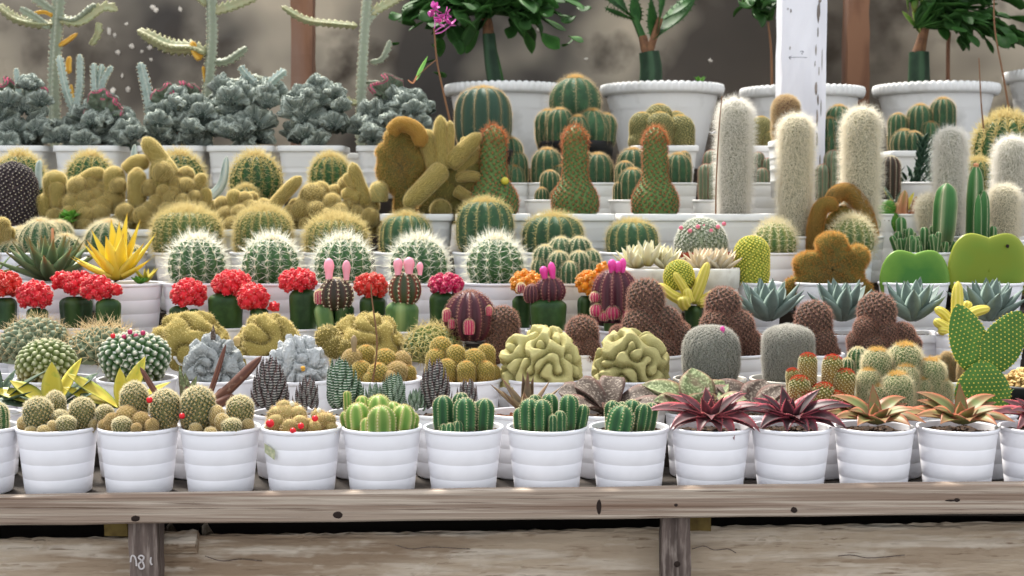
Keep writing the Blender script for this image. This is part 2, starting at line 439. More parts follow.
mat('agave_leaf', '74857e', edge='9fb3a8', epow=6, along=[(0, '93a49c'), (0.5, '768880'), (0.94, '768880'), (1, '8a8a70')], noise=(45, '66766f', 0.45, 0.7), rough=.6, trans=.05)
mat('yellow_aloe_leaf', 'd9b92e', edge='e9d45e', epow=3, along=[(0, 'c9b236'), (0.5, 'ecd23c'), (0.9, 'efd64a'), (1, 'cf8a38')], rough=.5, trans=.2)
mat('yellow_gasteria_leaf', 'c4b43a', edge='e0d66a', epow=4, noise=(60, '7f9a35', .56, .72), rough=.45, trans=.15)
mat('dark_gasteria_leaf', '3f5340', edge='56684e', epow=3, noise=(200, '8a9a80', .56, .7), rough=.5)
mat('striped_yellow_leaf', 'c2ae38', edge='8a9a3c', epow=2.5, noise=(40, 'd6c64c', .4, .7), rough=.45, trans=.1)
mat('warty_brown_leaf', '54463c', edge='74524a', epow=8, noise=(330, '9a8c7e', 0.52, 0.66), rough=.7)
mat('warty_green_leaf', '66724a', edge='7d5a48', epow=8, noise=(300, 'aab486', .48, .66), noise2=(40, '6a5044', 0.52, 0.75), rough=.7)
mat('bronze_leaf', '6e5a44', edge='a08a68', epow=3, along=[(0, '6a6844'), (.5, '70604a'), (1, '8a5a40')], noise=(120, '5a4a3a', .45, .7), rough=.5)
mat('red_aloe_leaf', '4f3036', edge='cf5560', epow=6, noise=(90, '7d4048', .45, .72), along=[(0, '6f4c4e'), (0.4, '4a3638'), (1, '63393c')], rough=.5, trans=.08)
mat('dark_red_aloe_leaf', '382629', edge='c84c60', epow=6, noise=(90, '5c343c', .45, .72), rough=.5, trans=.08)
mat('green_red_aloe_leaf', '76824c', edge='c9604c', epow=7, noise=(70, '96694a', .45, .75), along=[(0, '86804f'), (0.5, '74804a'), (1, 'a0684a')], rough=.5, trans=.08)
mat('green_aloe_leaf', '56704a', edge='7d8f62', epow=3, along=[(0, '4c6444'), (.7, '536b47'), (1, '9a7a40')], rough=.5)
mat('dark_haworthia', '34373a', edge='6d4a48', epow=4, stripes=(52, 'b5b1ac', .72), along=[(0, '3c4440'), (.8, '3d3c3d'), (1, '7a4440')], rough=.6)
mat('green_haworthia', '2e5034', edge='4a6a44', epow=4, stripes=(52, 'cfd6c8', .72), along=[(0, '36593a'), (.85, '31543a'), (1, '6a6444')], rough=.6)
mat('brown_stick', '55372c', edge='7a5240', epow=2, noise=(130, '9a8070', .58, .72), along=[(0, '8a6038'), (.3, '5c3a2e'), (1, '4a2c2c')], rough=.6)
mat('pale_echeveria', 'e6dfb4', edge='f0ecd0', epow=2, along=[(0, 'c9b84a'), (.4, 'e4dcae'), (1, 'efe9c8')], rough=.55, trans=.2)
mat('pink_echeveria', 'd9cba4', edge='eadfc6', epow=2, along=[(0, 'a99a5a'), (.5, 'dcc9a0'), (1, 'e5d3b8')], noise=(90, 'c0907c', .55, .75), rough=.55, trans=.2)
mat('small_leaf', '5a9a34', edge='7db04c', epow=2, rough=.5, trans=.2)
mat('crest_euphorbia', '66706a', edge='b2baae', epow=1, noise=(90, '4a5a50', .45, .7), rough=0.95, bump=(160, .002), spec=0.08)
mat('crest_euphorbia_pink', '6f7a68', edge='b0506a', epow=9, noise=(90, '55644f', .45, .7), rough=0.95, bump=(160, .002), spec=0.08)
mat('ghost_stem', '8c937f', edge='b5bba6', epow=2, noise=(60, '8f9a80', .45, .72), rough=.6, trans=.05)
mat('ghost_arm', 'a8a47e', edge='98986a', epow=3, noise=(50, 'a5ac86', .45, .7), rough=.6, trans=.1)
mat('young_yellow', 'c08a2c', edge='d8ab48', epow=2, rough=.6, trans=.1)
mat('silver_stem', '9fada3', edge='c3cdc4', epow=3, noise=(80, '7f9086', .45, .7), rough=.7)
mat('dark_trunk', '1f3524', edge='39553a', epow=4, noise=(40, '2c4430', .45, .7), rough=.6)
mat('graft_bark', '7d5a40', noise=(70, '5a4030', .4, .7), rough=.9)
mat('segment_leaf', '325c26', edge='4a7a36', epow=2, var=.4, noise=(30, '3f7030', .45, .7), rough=0.62, trans=0.32)
mat('blade_leaf', '2a5626', edge='406a36', epow=3, noise=(30, '457a35', .45, .7), rough=0.62, trans=.15)
mat('dry_stalk', '7d5a40', rough=.8)
mat('green_stalk', '6a6a35', rough=.7)
mat('orchid_petal', 'd456b4', edge='ec8ad2', epow=2, rough=.5, trans=.3, var=.2)
mat('pink_bud', 'e07a92', edge='f2a8b8', epow=2, along=[(0, 'd6b08a'), (.35, 'e58a9c'), (1, 'e5607f')], rough=.5, trans=.2)
mat('magenta_bud', 'e03a98', along=[(0, 'd0508a'), (.3, 'e0409c'), (1, 'ee5cb0')], rough=.5, trans=.2)
mat('red_fruit', 'd8202c', rough=.35, var=.1)
mat('pink_pup', 'b0305a', edge='d05a80', epow=2, rough=.5)
mat('euphorbia_pink', 'b0654c', edge='cf9068', epow=2, along=[(0, 'a85a44'), (.6, 'a8704a'), (1, '8a8a48')], rough=.6)
mat('fairy_skin', '3c6a34', edge='a8b088', epow=8, along=[(0, '4a5a38'), (.3, '336030'), (1, '468040')], rough=.5, trans=.05)
mat('dark_conifer', '263f30', edge='3f5a44', epow=3, rough=.6)
mat('areole', 'd9d2b4', rough=.9, var=.1)
mat('gold_areole', 'cf9a3c', rough=.9, var=.2)

for m_ in bpy.data.materials:
    if m_.name.endswith(('_skin', '_leaf', '_haworthia', '_euphorbia')) and not m_.name.startswith(('yellow', 'red_scion')):
        for n_ in m_.node_tree.nodes:
            if n_.type == 'MATH' and n_.operation == 'ADD' and not n_.use_clamp: n_.inputs[1].default_value *= .86
def sp(n, c, tip=None, trans=.45):
    mat('spine_' + n, c, along=[(0, c), (1, tip or c)], rough=.6, trans=max(trans, .55), var=.1, spec=.2)
sp('white', 'f4f2e6'); sp('gold', 'd0a552', 'e8ca84'); sp('straw', 'c9b87c', 'e6d8a6'); sp('cream', 'e9e0c2'); sp('hair', 'f2efe8', trans=.5)
sp('hair_tan', 'efe8d6', 'faf6ea', trans=.5); sp('orange', 'b0603c', 'd49a6a'); sp('brown', '6f4638', 'a5705c'); sp('pinkbrown', 'a57868', 'd2aa98'); sp('grey', 'b9b5ac', 'd9d6ce')
sp('darkgrey', '5c5356', '8a8084'); sp('red', 'b8321f', 'd24a35'); sp('yellow', 'e0c850', 'efe08a'); sp('velvet', 'c29a4c', 'f2d898', .55); sp('velvet_pale', 'dcc985', 'f6ebbe', .55)
sp('velvet_orange', 'c08c42', 'f2c87c', .55); sp('pale_tan', 'c9b18a', 'e2cfa8')

# ------------------------------------------------------------------ rows of the stepped bench: distance, rim row, rim width px, height m
ROWS = {}
def row(k, d, rim, wpx, h, style='round', mats='white_plastic'):
    u = d / F; zr = P(512, rim, d)[2]
    ROWS[k] = dict(d=d, u=u, zr=zr, z=zr - h, D=wpx * u, h=h, style=style, mat=mats)
row(1, 1.71, 426, 81, .082)
row(2, 1.815, 412, 70, .0775)
row(3, 1.935, 378, 80, .095)
row(4, 2.055, 353, 66, .085)
row(5, 2.165, 328, 52, .08)
row(5.5, 2.165, 332, 70, .085, 'square')
row(6, 2.285, 282, 70, .095)
row(7, 2.405, 252, 66, .1)
row(8, 2.54, 214, 79, .12, 'square', 'grey_white_plastic')
row(9, 2.69, 200, 62, .1, 'round', 'grey_white_plastic')
row(9.5, 2.82, 183, 70, .1, 'round', 'grey_white_plastic')
row(10, 2.97, 147, 66, .11, 'square', 'grey_white_plastic')
row(11, 3.36, 86, 121, .2, 'bowl', 'grey_white_plastic')
ROWS[2]['z'] = ROWS[1]['z']; ROWS[2]['h'] = ROWS[2]['zr'] - ROWS[1]['z']
ROWS[5.5]['z'] = ROWS[5]['z']; ROWS[5.5]['h'] = ROWS[5.5]['zr'] - ROWS[5]['z']

def lathe(mb, prof, seg=56, m=0, fn=None):
    """prof: (r, z) pairs; fn(theta) -> radius multiplier of the cross-section"""
    th = np.linspace(0, 2 * PI, seg, endpoint=False); k = fn(th) if fn else np.ones(seg)
    pr = np.array(prof); V = np.stack([pr[:, :1] * (k * np.cos(th))[None], pr[:, :1] * (k * np.sin(th))[None], np.repeat(pr[:, 1:2], seg, 1)], -1)
    mb.add(V, grid_faces(len(pr), seg), m)

def sq(rc=.86):
    def f(th):
        c, s = np.abs(np.cos(th)), np.abs(np.sin(th)); p = 9.0
        return (c ** p + s ** p) ** (-1 / p)
    return f

POTC = {}
def pot_mesh(style, D, h, matname):
    key = (style, round(D, 4), round(h, 4), matname)
    if key in POTC: return POTC[key]
    R = D / 2; mb = MB(); e = .0006
    if style == 'round':
        nb, bot = 4, .79; pr = [(0, 0), (R * bot - .003, 0), (R * bot, .002)]; lip = .005
        for i in range(nb):
            z0, z1 = .002 + (h - lip - .002) * i / nb, .002 + (h - lip - .002) * (i + 1) / nb
            r0, r1 = R * (bot + (.955 - bot) * i / nb), R * (bot + (.955 - bot) * (i + 1) / nb)
            pr += [(r0, z0 + e), (r0 + .0006, z0 + 2.6 * e), (r1 + .0003, z1 - 1.5 * e), (r1, z1)]
        pr += [(R - .0015, h - lip), (R - .0003, h - lip + .0006), (R, h - .0015), (R - .0006, h - .0003), (R - .0016, h), (R - .003, h - .0004), (R - .0036, h - .002), (R * .93 - .003, h * .6)]
        lathe(mb, pr, 64)
    elif style == 'square':
        bot = .8; pr = [(0, 0), (R * bot - .003, 0), (R * bot, .002)]
        for q in (.3, .5, .7):
            r = R * (bot + (.94 - bot) * q); pr += [(r, h * q - .002), (r + .0012, h * q), (r + .0004, h * q + .002)]
        pr += [(R * .94, h - .014), (R * .945, h - .0125), (R * .995, h - .012), (R, h - .011), (R, h - .001), (R - .001, h), (R - .003, h), (R - .004, h - .002), (R * .9, h * .6)]
        lathe(mb, pr, 72, fn=sq())
    elif style == 'plain':
        pr = [(0, 0), (R * .74, 0), (R * .75, .003), (R * .93, h * .72), (R * .935, h * .73), (R * .97, h * .735), (R, h - .004), (R - .001, h), (R - .004, h), (R - .005, h - .003), (R * .88, h * .6)]
        lathe(mb, pr, 56)
    elif style == 'bowl':
        pr = [(0, 0), (R * .62, 0), (R * .64, .004), (R * .74, h * .35), (R * .845, h * .7), (R * .85, h * .712), (R * .843, h * .722), (R * .9, h - .024), (R * .92, h - .022)]
        lathe(mb, pr, 96)
        seg = 336; th = np.linspace(0, 2 * PI, seg, endpoint=False); sc = np.abs(np.cos(th * 28)) ** .8
        q = [(R * .93, -.026, 0), (R * .985, -.024, 0), (R * 1.0, -.017, .5), (R, -.008, 1), (R * .985, .0, 1), (R * .96, .001, .8), (R * .93, -.004, .3), (R * .9, -.03, 0), (R * .85, -.06, 0)]
        V = np.stack([np.stack([(r + .003 * w * sc) * np.cos(th), (r + .003 * w * sc) * np.sin(th), h + z + .004 * w * (sc - 1)], -1) for r, z, w in q])
        mb.add(V, grid_faces(len(q), seg))
    o = mb.build('pot', MATS[matname]); me = o.data; bpy.data.objects.remove(o)
    POTC[key] = me
    return me

def soil_mesh(style, D, h, kind, seed):
    key = ('soil', style, round(D, 4), round(h, 4), kind, seed % 4)
    if key in POTC: return POTC[key]
    r = np.random.default_rng(seed); mb = MB(); R = D / 2 * (.9 if style == 'bowl' else .935); z = h * .9
    n, seg = 7, 36; th = np.linspace(0, 2 * PI, seg, endpoint=False); rho = np.linspace(.01, 1, n)
    k = sq()(th) if style == 'square' else np.ones(seg)
    V = np.stack([rho[:, None] * R * (k * np.cos(th))[None], rho[:, None] * R * (k * np.sin(th))[None], z + r.normal(0, .0012, (n, seg))], -1)
    mb.add(V, grid_faces(n, seg))
    q = 90; a, b = r.uniform(0, 2 * PI, q), np.sqrt(r.uniform(0, 1, q)) * R * .95
    p = np.stack([b * np.cos(a), b * np.sin(a), np.full(q, z)], -1)
    bumps(mb, p, nrmz(r.normal(0, .3, (q, 3)) + [0, 0, 1]), r.uniform(.0012, .003, q), r.uniform(.001, .0028, q), 0, 5)
    o = mb.build('soil', MATS[kind]); me = o.data; bpy.data.objects.remove(o); POTC[key] = me
    return me

# ------------------------------------------------------------------ kinds of stem
def S(skin, spine=None, prof='ball', **k):
    d = dict(skin=skin, spine=spine, prof=prof, ribs=0, depth=.12, mode='round', tub=0, bh=.5, gap=.18, k=6, L=.25, ang=(15, 70), rad=.0004, topL=1.0, n=20, droop=0.0, wool=None, woolr=.3, central=0, own=False, areole=0, acol='areole', tooth=None, tips=None, lo=.06, twist=0, vel=0)
    d.update(k); return d
SP = {
 'white': S('green_skin', 'white', 'ball', ribs=14, depth=.17, gap=.25, k=9, L=.44, ang=(35, 80), rad=.00042, topL=1.15, own=True, areole=.04, wool='spine_straw', woolr=.3, central=2),
 'white_gold': S('golden_barrel_skin', 'cream', 'ball', ribs=15, depth=.15, gap=.22, k=8, L=.45, ang=(20, 75), rad=.00042, topL=1.2, own=True, areole=.03),
 'golden': S('golden_barrel_skin', 'straw', 'flat', ribs=22, depth=.15, mode='sharp', gap=.12, k=7, L=.26, ang=(25, 80), rad=.0004, topL=1.5, own=True, areole=.018, wool='spine_gold', woolr=.36, central=1),
 'golden_dense': S('golden_barrel_skin', 'straw', 'flat', ribs=20, depth=.15, mode='sharp', gap=.12, k=8, L=.32, ang=(25, 80), rad=.00045, topL=1.4, own=True, areole=.018, wool='spine_gold', woolr=.4, central=1),
 'far_golden': S('green_skin', 'straw', 'ball', ribs=15, depth=.16, mode='sharp', gap=.16, k=7, L=.38, ang=(20, 78), rad=.00055, topL=1.3, own=True, wool='spine_gold', woolr=.3),
 'ribbed': S('barrel_skin', 'straw', 'flat', ribs=15, depth=.2, mode='sharp', gap=.1, k=5, L=.2, ang=(20, 70), rad=.0003, topL=1.8, wool='spine_gold', woolr=.4, own=True),
 'ribbed_big': S('blue_barrel_skin', 'pale_tan', 'flat', ribs=13, depth=.19, mode='sharp', gap=.08, k=4, L=.1, ang=(30, 80), rad=.0004, topL=1.8, wool='spine_gold', woolr=.36, own=True),
 'ribbed_far': S('barrel_skin', 'pale_tan', 'ball', ribs=12, depth=.2, mode='sharp', gap=.12, k=4, L=.2, ang=(20, 70), rad=.00028, topL=1.5, wool='spine_gold', woolr=.3),
 'hairy_barrel': S('barrel_skin', 'cream', 'ball', ribs=14, depth=.18, mode='sharp', gap=.11, k=7, L=.32, ang=(40, 80), rad=.0003, topL=1.2, wool='spine_gold', woolr=.22),
 'pup': S('barrel_skin', 'cream', 'ball', ribs=12, depth=.18, mode='sharp', gap=.2, k=6, L=.3, ang=(20, 75), rad=.0003, topL=1.1, wool='spine_straw', woolr=.2),
 'grey_fine': S('slate_skin', 'grey', 'flat', tub=.06, gap=.12, k=9, L=.15, ang=(45, 85), rad=.00026, own=True),
 'flat_fine': S('slate_skin', 'grey', [(0, .8), (.15, .93), (.5, 1), (.82, .96), (.93, .8), (.985, .45), (1, .02)], tub=.055, gap=.115, k=9, L=.18, ang=(40, 85), rad=.00026, wool='spine_hair', woolr=.6, own=True),
 'spiny_grey': S('grey_green_skin', 'pale_tan', 'half', tub=.13, bh=.8, gap=.24, k=5, L=.3, ang=(25, 75), rad=.00035, topL=1.4, own=True),
 'mam': S('olive_skin', 'cream', 'ball', tub=.13, bh=.8, gap=.26, k=7, L=.2, ang=(35, 78), rad=.0003, topL=1.3, areole=.05, acol='gold_areole', tips=('cream', .78, 1.35)),
 'mam_pale': S('tan_skin', 'cream', 'ball', tub=.14, bh=.8, gap=.28, k=6, L=.2, ang=(30, 78), rad=.0003, topL=1.4, areole=.06, acol='gold_areole'),
 'mam_tan': S('tan_skin', 'pale_tan', 'ball', tub=.16, bh=.9, gap=.28, k=6, L=.2, ang=(30, 78), rad=.00035, topL=1.4),
 'brown': S('brown_skin', 'pinkbrown', 'ball', tub=.12, bh=.8, gap=.26, k=7, L=.3, ang=(25, 78), rad=.00034, topL=1.1, areole=.04, acol='spine_pale_tan'),
 'brown_col': S('brown_skin', 'pinkbrown', 'col', tub=.13, bh=.8, gap=.28, k=7, L=.3, ang=(25, 78), rad=.00034, areole=.04, acol='spine_pale_tan'),
 'purple': S('dark_purple_skin', 'darkgrey', [(0, .85), (.3, 1), (.7, .95), (.9, .7), (1, .05)], tub=.09, bh=.9, gap=.155, k=5, L=.1, ang=(30, 75), rad=.0004, areole=.028),
 'orange': S('orange_column_skin', 'orange', 'col', tub=.16, bh=.35, gap=.26, k=7, L=.22, ang=(35, 80), rad=.00045, topL=1.5, areole=.05, acol='spine_orange', tips=('orange', .8, 1.4)),
 'hair_white': S('white_hair_skin', 'hair', 'col', gap=.12, k=3, L=.9, ang=(25, 75), rad=.00028, droop=.45, topL=.9, own=True),
 'hair_tan': S('white_hair_skin', 'hair_tan', 'col', gap=.12, k=3, L=.85, ang=(25, 75), rad=.00028, droop=.45, topL=.9, own=True),
 'hair_brown': S('brown_skin', 'pale_tan', 'col', gap=.1, k=3, L=.3, ang=(25, 75), rad=.0004, own=True),
 'gymno': S('gymno_skin', 'pinkbrown', 'ball', ribs=13, depth=.22, mode='sharp', gap=.19, k=5, L=.16, ang=(30, 75), rad=.0003, areole=.034, acol='spine_pinkbrown'),
 'gymno_dark': S('gymno_dark_skin', 'cream', 'ball', ribs=12, depth=.2, mode='sharp', gap=.22, k=5, L=.17, ang=(30, 75), rad=.0003, areole=.04),
 'gymno_red_green': S('gymno_red_green_skin', 'cream', 'ball', ribs=10, depth=.22, mode='sharp', gap=.25, k=5, L=.18, ang=(30, 75), rad=.0003, areole=.045),
 'stock': S('stock_skin', None, [(0, .9), (.5, .95), (.85, 1), (.95, .9), (1, .5)], ribs=3, depth=.34, n=12, areole=.0),
 'pale_stock': S('pale_stock_skin', None, [(0, .8), (.4, .95), (.8, 1), (.93, .85), (1, .4)], ribs=4, depth=.25, n=12),
 'fluted': S('bright_green_skin', 'cream', 'col', ribs=7, depth=.27, gap=.24, k=5, L=.19, ang=(20, 75), rad=.00026, areole=.05, acol='spine_pale_tan'),
 'fluted_lime': S('lime_green_skin', 'straw', 'col', ribs=7, depth=.26, gap=.2, k=5, L=.17, ang=(20, 75), rad=.00028, areole=.05),
 'spiral': S('spiral_skin', 'yellow', 'col', tub=.1, bh=.7, gap=.185, k=5, L=.08, ang=(40, 80), rad=.0003, areole=.06, acol='pad_dots'),
 'finger': S('golden_finger_skin', 'velvet_pale', 'col', gap=.17, k=5, L=.26, ang=(25, 80), rad=.00028),
 'gold_ball': S('golden_ball_skin', 'velvet_pale', 'ball', gap=.2, k=6, L=.3, ang=(20, 75), rad=.00026, topL=1.2),
 'copper': S('copper_skin', 'cream', 'col', tub=.17, bh=.7, gap=.3, k=5, L=.2, ang=(30, 75), rad=.0003, topL=1.2, areole=.05, wool='spine_red', woolr=.6, tips=('red', .72, 1.3)),
 'white_cluster': S('white_ball_skin', 'cream', 'ball', tub=.1, gap=.21, k=7, L=.45, ang=(25, 80), rad=.00024, wool='spine_gold', woolr=.4, own=True, tips=('gold', .84, 1.0)),
 'rust': S('rust_green_skin', 'straw', 'ball', tub=.16, gap=.28, k=5, L=.27, ang=(30, 80), rad=.0003, areole=.06, acol='gold_areole', wool='spine_velvet_orange', woolr=.34),
 'far_mam': S('olive_skin', 'straw', 'ball', tub=.1, gap=.2, k=5, L=.16, ang=(40, 80), rad=.0004, wool='spine_gold', woolr=.33),
 'far_grey': S('grey_green_skin', 'pinkbrown', 'col', ribs=10, depth=.18, gap=.14, k=5, L=.12, ang=(40, 80), rad=.0005),
 'fairy': S('fairy_skin', 'cream', 'col', ribs=5, depth=.34, gap=.22, k=3, L=.1, ang=(20, 60), rad=.0003, areole=.05),
 'yellow_finger': S('yellow_finger_skin', 'yellow', 'col', ribs=8, depth=.16, gap=.24, k=3, L=.1, ang=(20, 60), rad=.0003),
 'white_flower_mam': S('grey_green_skin', 'hair', 'half', tub=.09, gap=.16, k=8, L=.16, ang=(40, 85), rad=.00028),
}

PEAR = [(0, .62), (.2, .74), (.45, .94), (.62, 1), (.78, .93), (.9, .7), (.97, .38), (1, .03)]
class Plant:
    def __init__(s, name, cat, label, px, r, group=None, pot='', D=None, h=None, dy=0.0, rim=None, potmat=None, soil='soil', potlabel=None):
        R = ROWS[r]; s.d = R['d'] + dy; s.u = s.d / F; s.row = R
        D = D * s.u if D else R['D']; h = h or R['h']
        x = (px - 512) * s.u
        s.o = np.array([x, s.d, R['z'] + .0004])
        if rim: h = P(px, rim, s.d)[2] - R['z']
        s.h, s.D = h, D; s.soilz = h * .9
        e = bpy.data.objects.new(name, None); C.objects.link(e); e.empty_display_size = .02
        e.location = s.o; s.e = e; tag(e, label, cat, group)
        st = pot or R['style']; pm = potmat or R['mat']; s.style = st
        p = link('pot', pot_mesh(st, D, h, pm), e); s.pot = p
        if potlabel: p['label'] = potlabel
        link('soil', soil_mesh(st, D, h, soil, abs(int(px))), e)
    def at(s, px, py, dy=0.0):
        return P(px, py, s.d + dy) - s.o
    def build(s, mb, name, mats, parent=None, label=None):
        o = mb.build(name, [MATS[m] if isinstance(m, str) else m for m in (mats if isinstance(mats, (list, tuple)) else [mats])], parent or s.e)
        if label: o['label'] = label
        return o
    def stem(s, kind, px, ytop, w, dy=0.0, ybot=None, lean=0, name='stem', parent=None, label=None, base=None, clamp=True, **ov):
        k = dict(SP[kind]); R = w / 2 * s.u
        if kind[:3] == 'mam' and ybot != 0: k['prof'] = PEAR
        k.update(ov); R *= .92 if k['tub'] else 1
        top = s.at(px, ytop, dy)
        if base is not None: b = s.at(base[0], base[1], base[2] if len(base) > 2 else dy)
        elif ybot is not None: b = s.at(px - lean, ybot, dy)
        else: b = np.array([top[0] - lean * s.u, top[1], s.soilz - .002])
        b = np.array(b); b[2] = max(b[2], s.soilz - .004) if clamp else b[2]
        if clamp and abs(b[2] - s.soilz) < .012:
            lim = max(s.D / 2 * .9 - R * .62, .002); x_ = min(abs(b[0]), lim * .98); my = math.sqrt(max(lim ** 2 - x_ ** 2, 0)); sh = np.clip(b[1], -my, my) - b[1]; b[1] += sh; top = top + [0, sh, 0]
            if s.style != 'square': b[0] = np.clip(b[0], -lim, lim)
        ln = np.linalg.norm(top - b)
        if k['prof'] == 'ball' and ln > 2.3 * R: k['prof'] = 'col'
        z, r = profile(k['prof'], k['n'], ln / R)
        st = Stalk(b + (top - b) * z[:, None], r * R, k['ribs'], k['depth'], k['mode'], None, k['twist'], RG.uniform(0, 6), RG.uniform(0, 1))
        return s.dress(st, k, R, name, parent, label)
    def dress(s, st, k, R, name='stem', parent=None, label=None):
        mb = MB(); st.mesh(mb, 0); mats = [k['skin']]; sm = None
        if k['ribs']: p, n, t = st.rib_areoles(k['gap'] * R, k['lo'])
        else: p, n, t = st.phyllo(k['gap'] * R, k['lo'], .03)
        if k['tub']:
            bumps(mb, p, n, k['tub'] * R * 1.05, k['tub'] * R * k['bh'] * 1.2, 0, ty=t)
            p = p + n * (k['tub'] * R * k['bh'])[..., None] if np.ndim(k['tub'] * R) else p + n * (k['tub'] * R * k['bh'])
        if k['areole']:
            mats.append(k['acol']); bumps(mb, p, n, k['areole'] * R, k['areole'] * R * .8, len(mats) - 1, 5, ty=t)
        own = MB() if k['own'] else mb
        if k['spine']:
            if own is mb: mats.append('spine_' + k['spine']); mi = len(mats) - 1
            else: mi = 0
            L = k['L'] * R * (1 + (k['topL'] - 1) * np.clip((t - .5) * 2, 0, 1))
            hi = t > k['tips'][1] if k['tips'] else np.zeros(len(t), bool)
            spines(own, p[~hi], n[~hi], k['k'], L[~hi], k['ang'], k['rad'], mi, k['droop'])
            if hi.any(): mats.append('spine_' + k['tips'][0]); spines(mb, p[hi], n[hi], k['k'] + 2, L[hi] * k['tips'][2], k['ang'], k['rad'] * 1.3, len(mats) - 1)
            if k['central']: spines(own, p, n, k['central'], L * 1.1, (0, 15), k['rad'] * 1.2, mi)
        if k['wool']:
            top = st.path[-1]; T = st.T[-1]; q = 130; a = RG.uniform(0, 2 * PI, q); rr = np.sqrt(RG.uniform(0, 1, q)) * k['woolr'] * R
            pp = top + (st.N[-1] * np.cos(a)[:, None] + st.B[-1] * np.sin(a)[:, None]) * rr[:, None] - T * (rr[:, None] ** 2 / R * .7 + .001)
            mats2 = mats if own is mb else None
            mats.append(k['wool']); spines(mb, pp, nrmz(T + RG.normal(0, .3, (q, 3))), 3, .14 * R + .002, (10, 60), .0005, len(mats) - 1)
        o = s.build(mb, name, mats, parent, label)
        if own is not mb and k['spine']:
            so = s.build(own, 'spine_coat', ['spine_' + k['spine']], o); so['kind'] = 'stuff'
        return o
    def limb(s, kind, pts, w0, w1=None, n=22, name='stem', parent=None, label=None, tip=.3, rot=None, **ov):
        """a bent finger through pixels (px, py[, dy])"""
        k = dict(SP[kind]); k.update(ov); w1 = w0 if w1 is None else w1
        p = bez([s.at(*q) for q in pts], n); R = max(w0, w1) / 2 * s.u
        st = Stalk(p, finger_rad(n, w0 / 2 * s.u, w1 / 2 * s.u, tip), k['ribs'], k['depth'], k['mode'], None, k['twist'], RG.uniform(0, 6) if rot is None else rot, RG.uniform(0, 1), (k['tooth'][0] * s.u, k['tooth'][1]) if k['tooth'] else None)
        return s.dress(st, k, R, name, parent, label)
    def blob(s, balls, skin, spine, count, L, name='stem', label=None, flat=.6, parent=None, rad=.0004, own=False, seg=18):
        """lumpy body out of (px, py, r px[, dy]) lumps, covered in short fur"""
        mb = MB()
        for b in balls:
            r = b[2] * s.u; ball(mb, s.at(b[0], b[1], b[3] if len(b) > 3 else 0), (r, r * flat, r), 0, seg, seg * 2 // 3, 0, RG.uniform(0, 1))
        p, n = surface_points(mb, count)
        if own:
            o = s.build(mb, name, [skin], parent, label); m2 = MB(); spines(m2, p, n, 1, L, (0, 45), rad, 0, 0, False)
            f = s.build(m2, 'fur', ['spine_' + spine], o); f['kind'] = 'stuff'; return o
        spines(mb, p, n, 1, L, (0, 45), rad, 1, 0, False)
        return s.build(mb, name, [skin, 'spine_' + spine], parent, label)
    def slab(s, pts, thick, skin, spine, count, L, dy=0.0, name='crest', parent=None, rad=.0003, own=True, lumps=.0):
        """a flat crest: a closed outline of pixels given a rounded thickness, covered in short fur"""
        k = 110; pts = np.array(pts, float); q = np.concatenate([pts[-3:], pts, pts[:3]]); o = bez(q, (len(q) - 1) * 16 + 1)[3 * 16:(len(q) - 3) * 16]
        o = o[np.linspace(0, len(o), k, endpoint=False).astype(int)]; W = np.array([s.at(a, b, dy) for a, b in o]); c = W.mean(0); T = thick / 2 * s.u
        ph = np.arctan2(W[:, 2] - c[2], W[:, 0] - c[0]); rings = []; tt = []
        for f, dz in ((.03, 1), (.25, 1.02), (.5, 1), (.72, .95), (.86, .8), (.95, .52), (1, 0), (.95, -.52), (.86, -.8), (.72, -.95), (.5, -1), (.25, -1.02), (.03, -1)):
            v = c + (W - c) * f; v[:, 1] = c[1] - T * dz * (1 + lumps * np.sin(ph * 5 + f * 7) * f); rings.append(v); tt.append(np.full((k, 3), [f ** 3, f, .5]))
        V = np.concatenate(rings); f4 = grid_faces(len(rings), k)
        if np.cross(W[1] - W[0], W[2] - W[1])[1] > 0 or (np.roll(W[:, 0], -1) * W[:, 2] - W[:, 0] * np.roll(W[:, 2], -1)).sum() < 0: f4 = f4[:, ::-1]
        mb = MB(); mb.add(V, f4, 0, np.concatenate(tt)); p, n = surface_points(mb, count)
        out = p - (c + (p - c) * [.75, 1, .75]); flip = ((n * (p - c)).sum(1) < 0); n = np.where(flip[:, None], -n, n)
        o_ = s.build(mb, name, [skin], parent); m2 = MB(); spines(m2, p, n, 1, L, (0, 50), rad, 0, 0, False); g = s.build(m2, 'fur', ['spine_' + spine], o_); g['kind'] = 'stuff'; return o_
    def leaves(s, px, py, mats, specs, dy=0.0, name='leaf', teeth=0, tm='spine_pinkbrown', one=None, tl=.002, tw=0.0, **kw):
        """specs: (az deg, el deg, length px, width px, curl deg); az 0 = to the right, 90 = away, -90 = towards the viewer"""
        c = s.at(px, py, dy); mb = MB()
        for q in specs:
            az, el, L, W, cu = q[:5]; k2 = dict(kw)
            if len(q) > 5: k2.update(q[5])
            m = k2.pop('mat', mats)
            a = math.radians(az); base = c + np.array([math.cos(a), math.sin(a), 0]) * W * .2 * s.u
            if tw: k2['twist'] = tw * math.cos(a)
            if one is None: mb = MB()
            leaf(mb, base, a, math.radians(el), L * s.u, W * s.u, curl=math.radians(cu), rnd=RG.uniform(0, 1), teeth=teeth, tl=tl, **k2)
            if one is None: s.build(mb, name, [m, tm] if teeth else [m])
        if one is not None: s.build(mb, one, [mats, tm] if teeth else [mats])
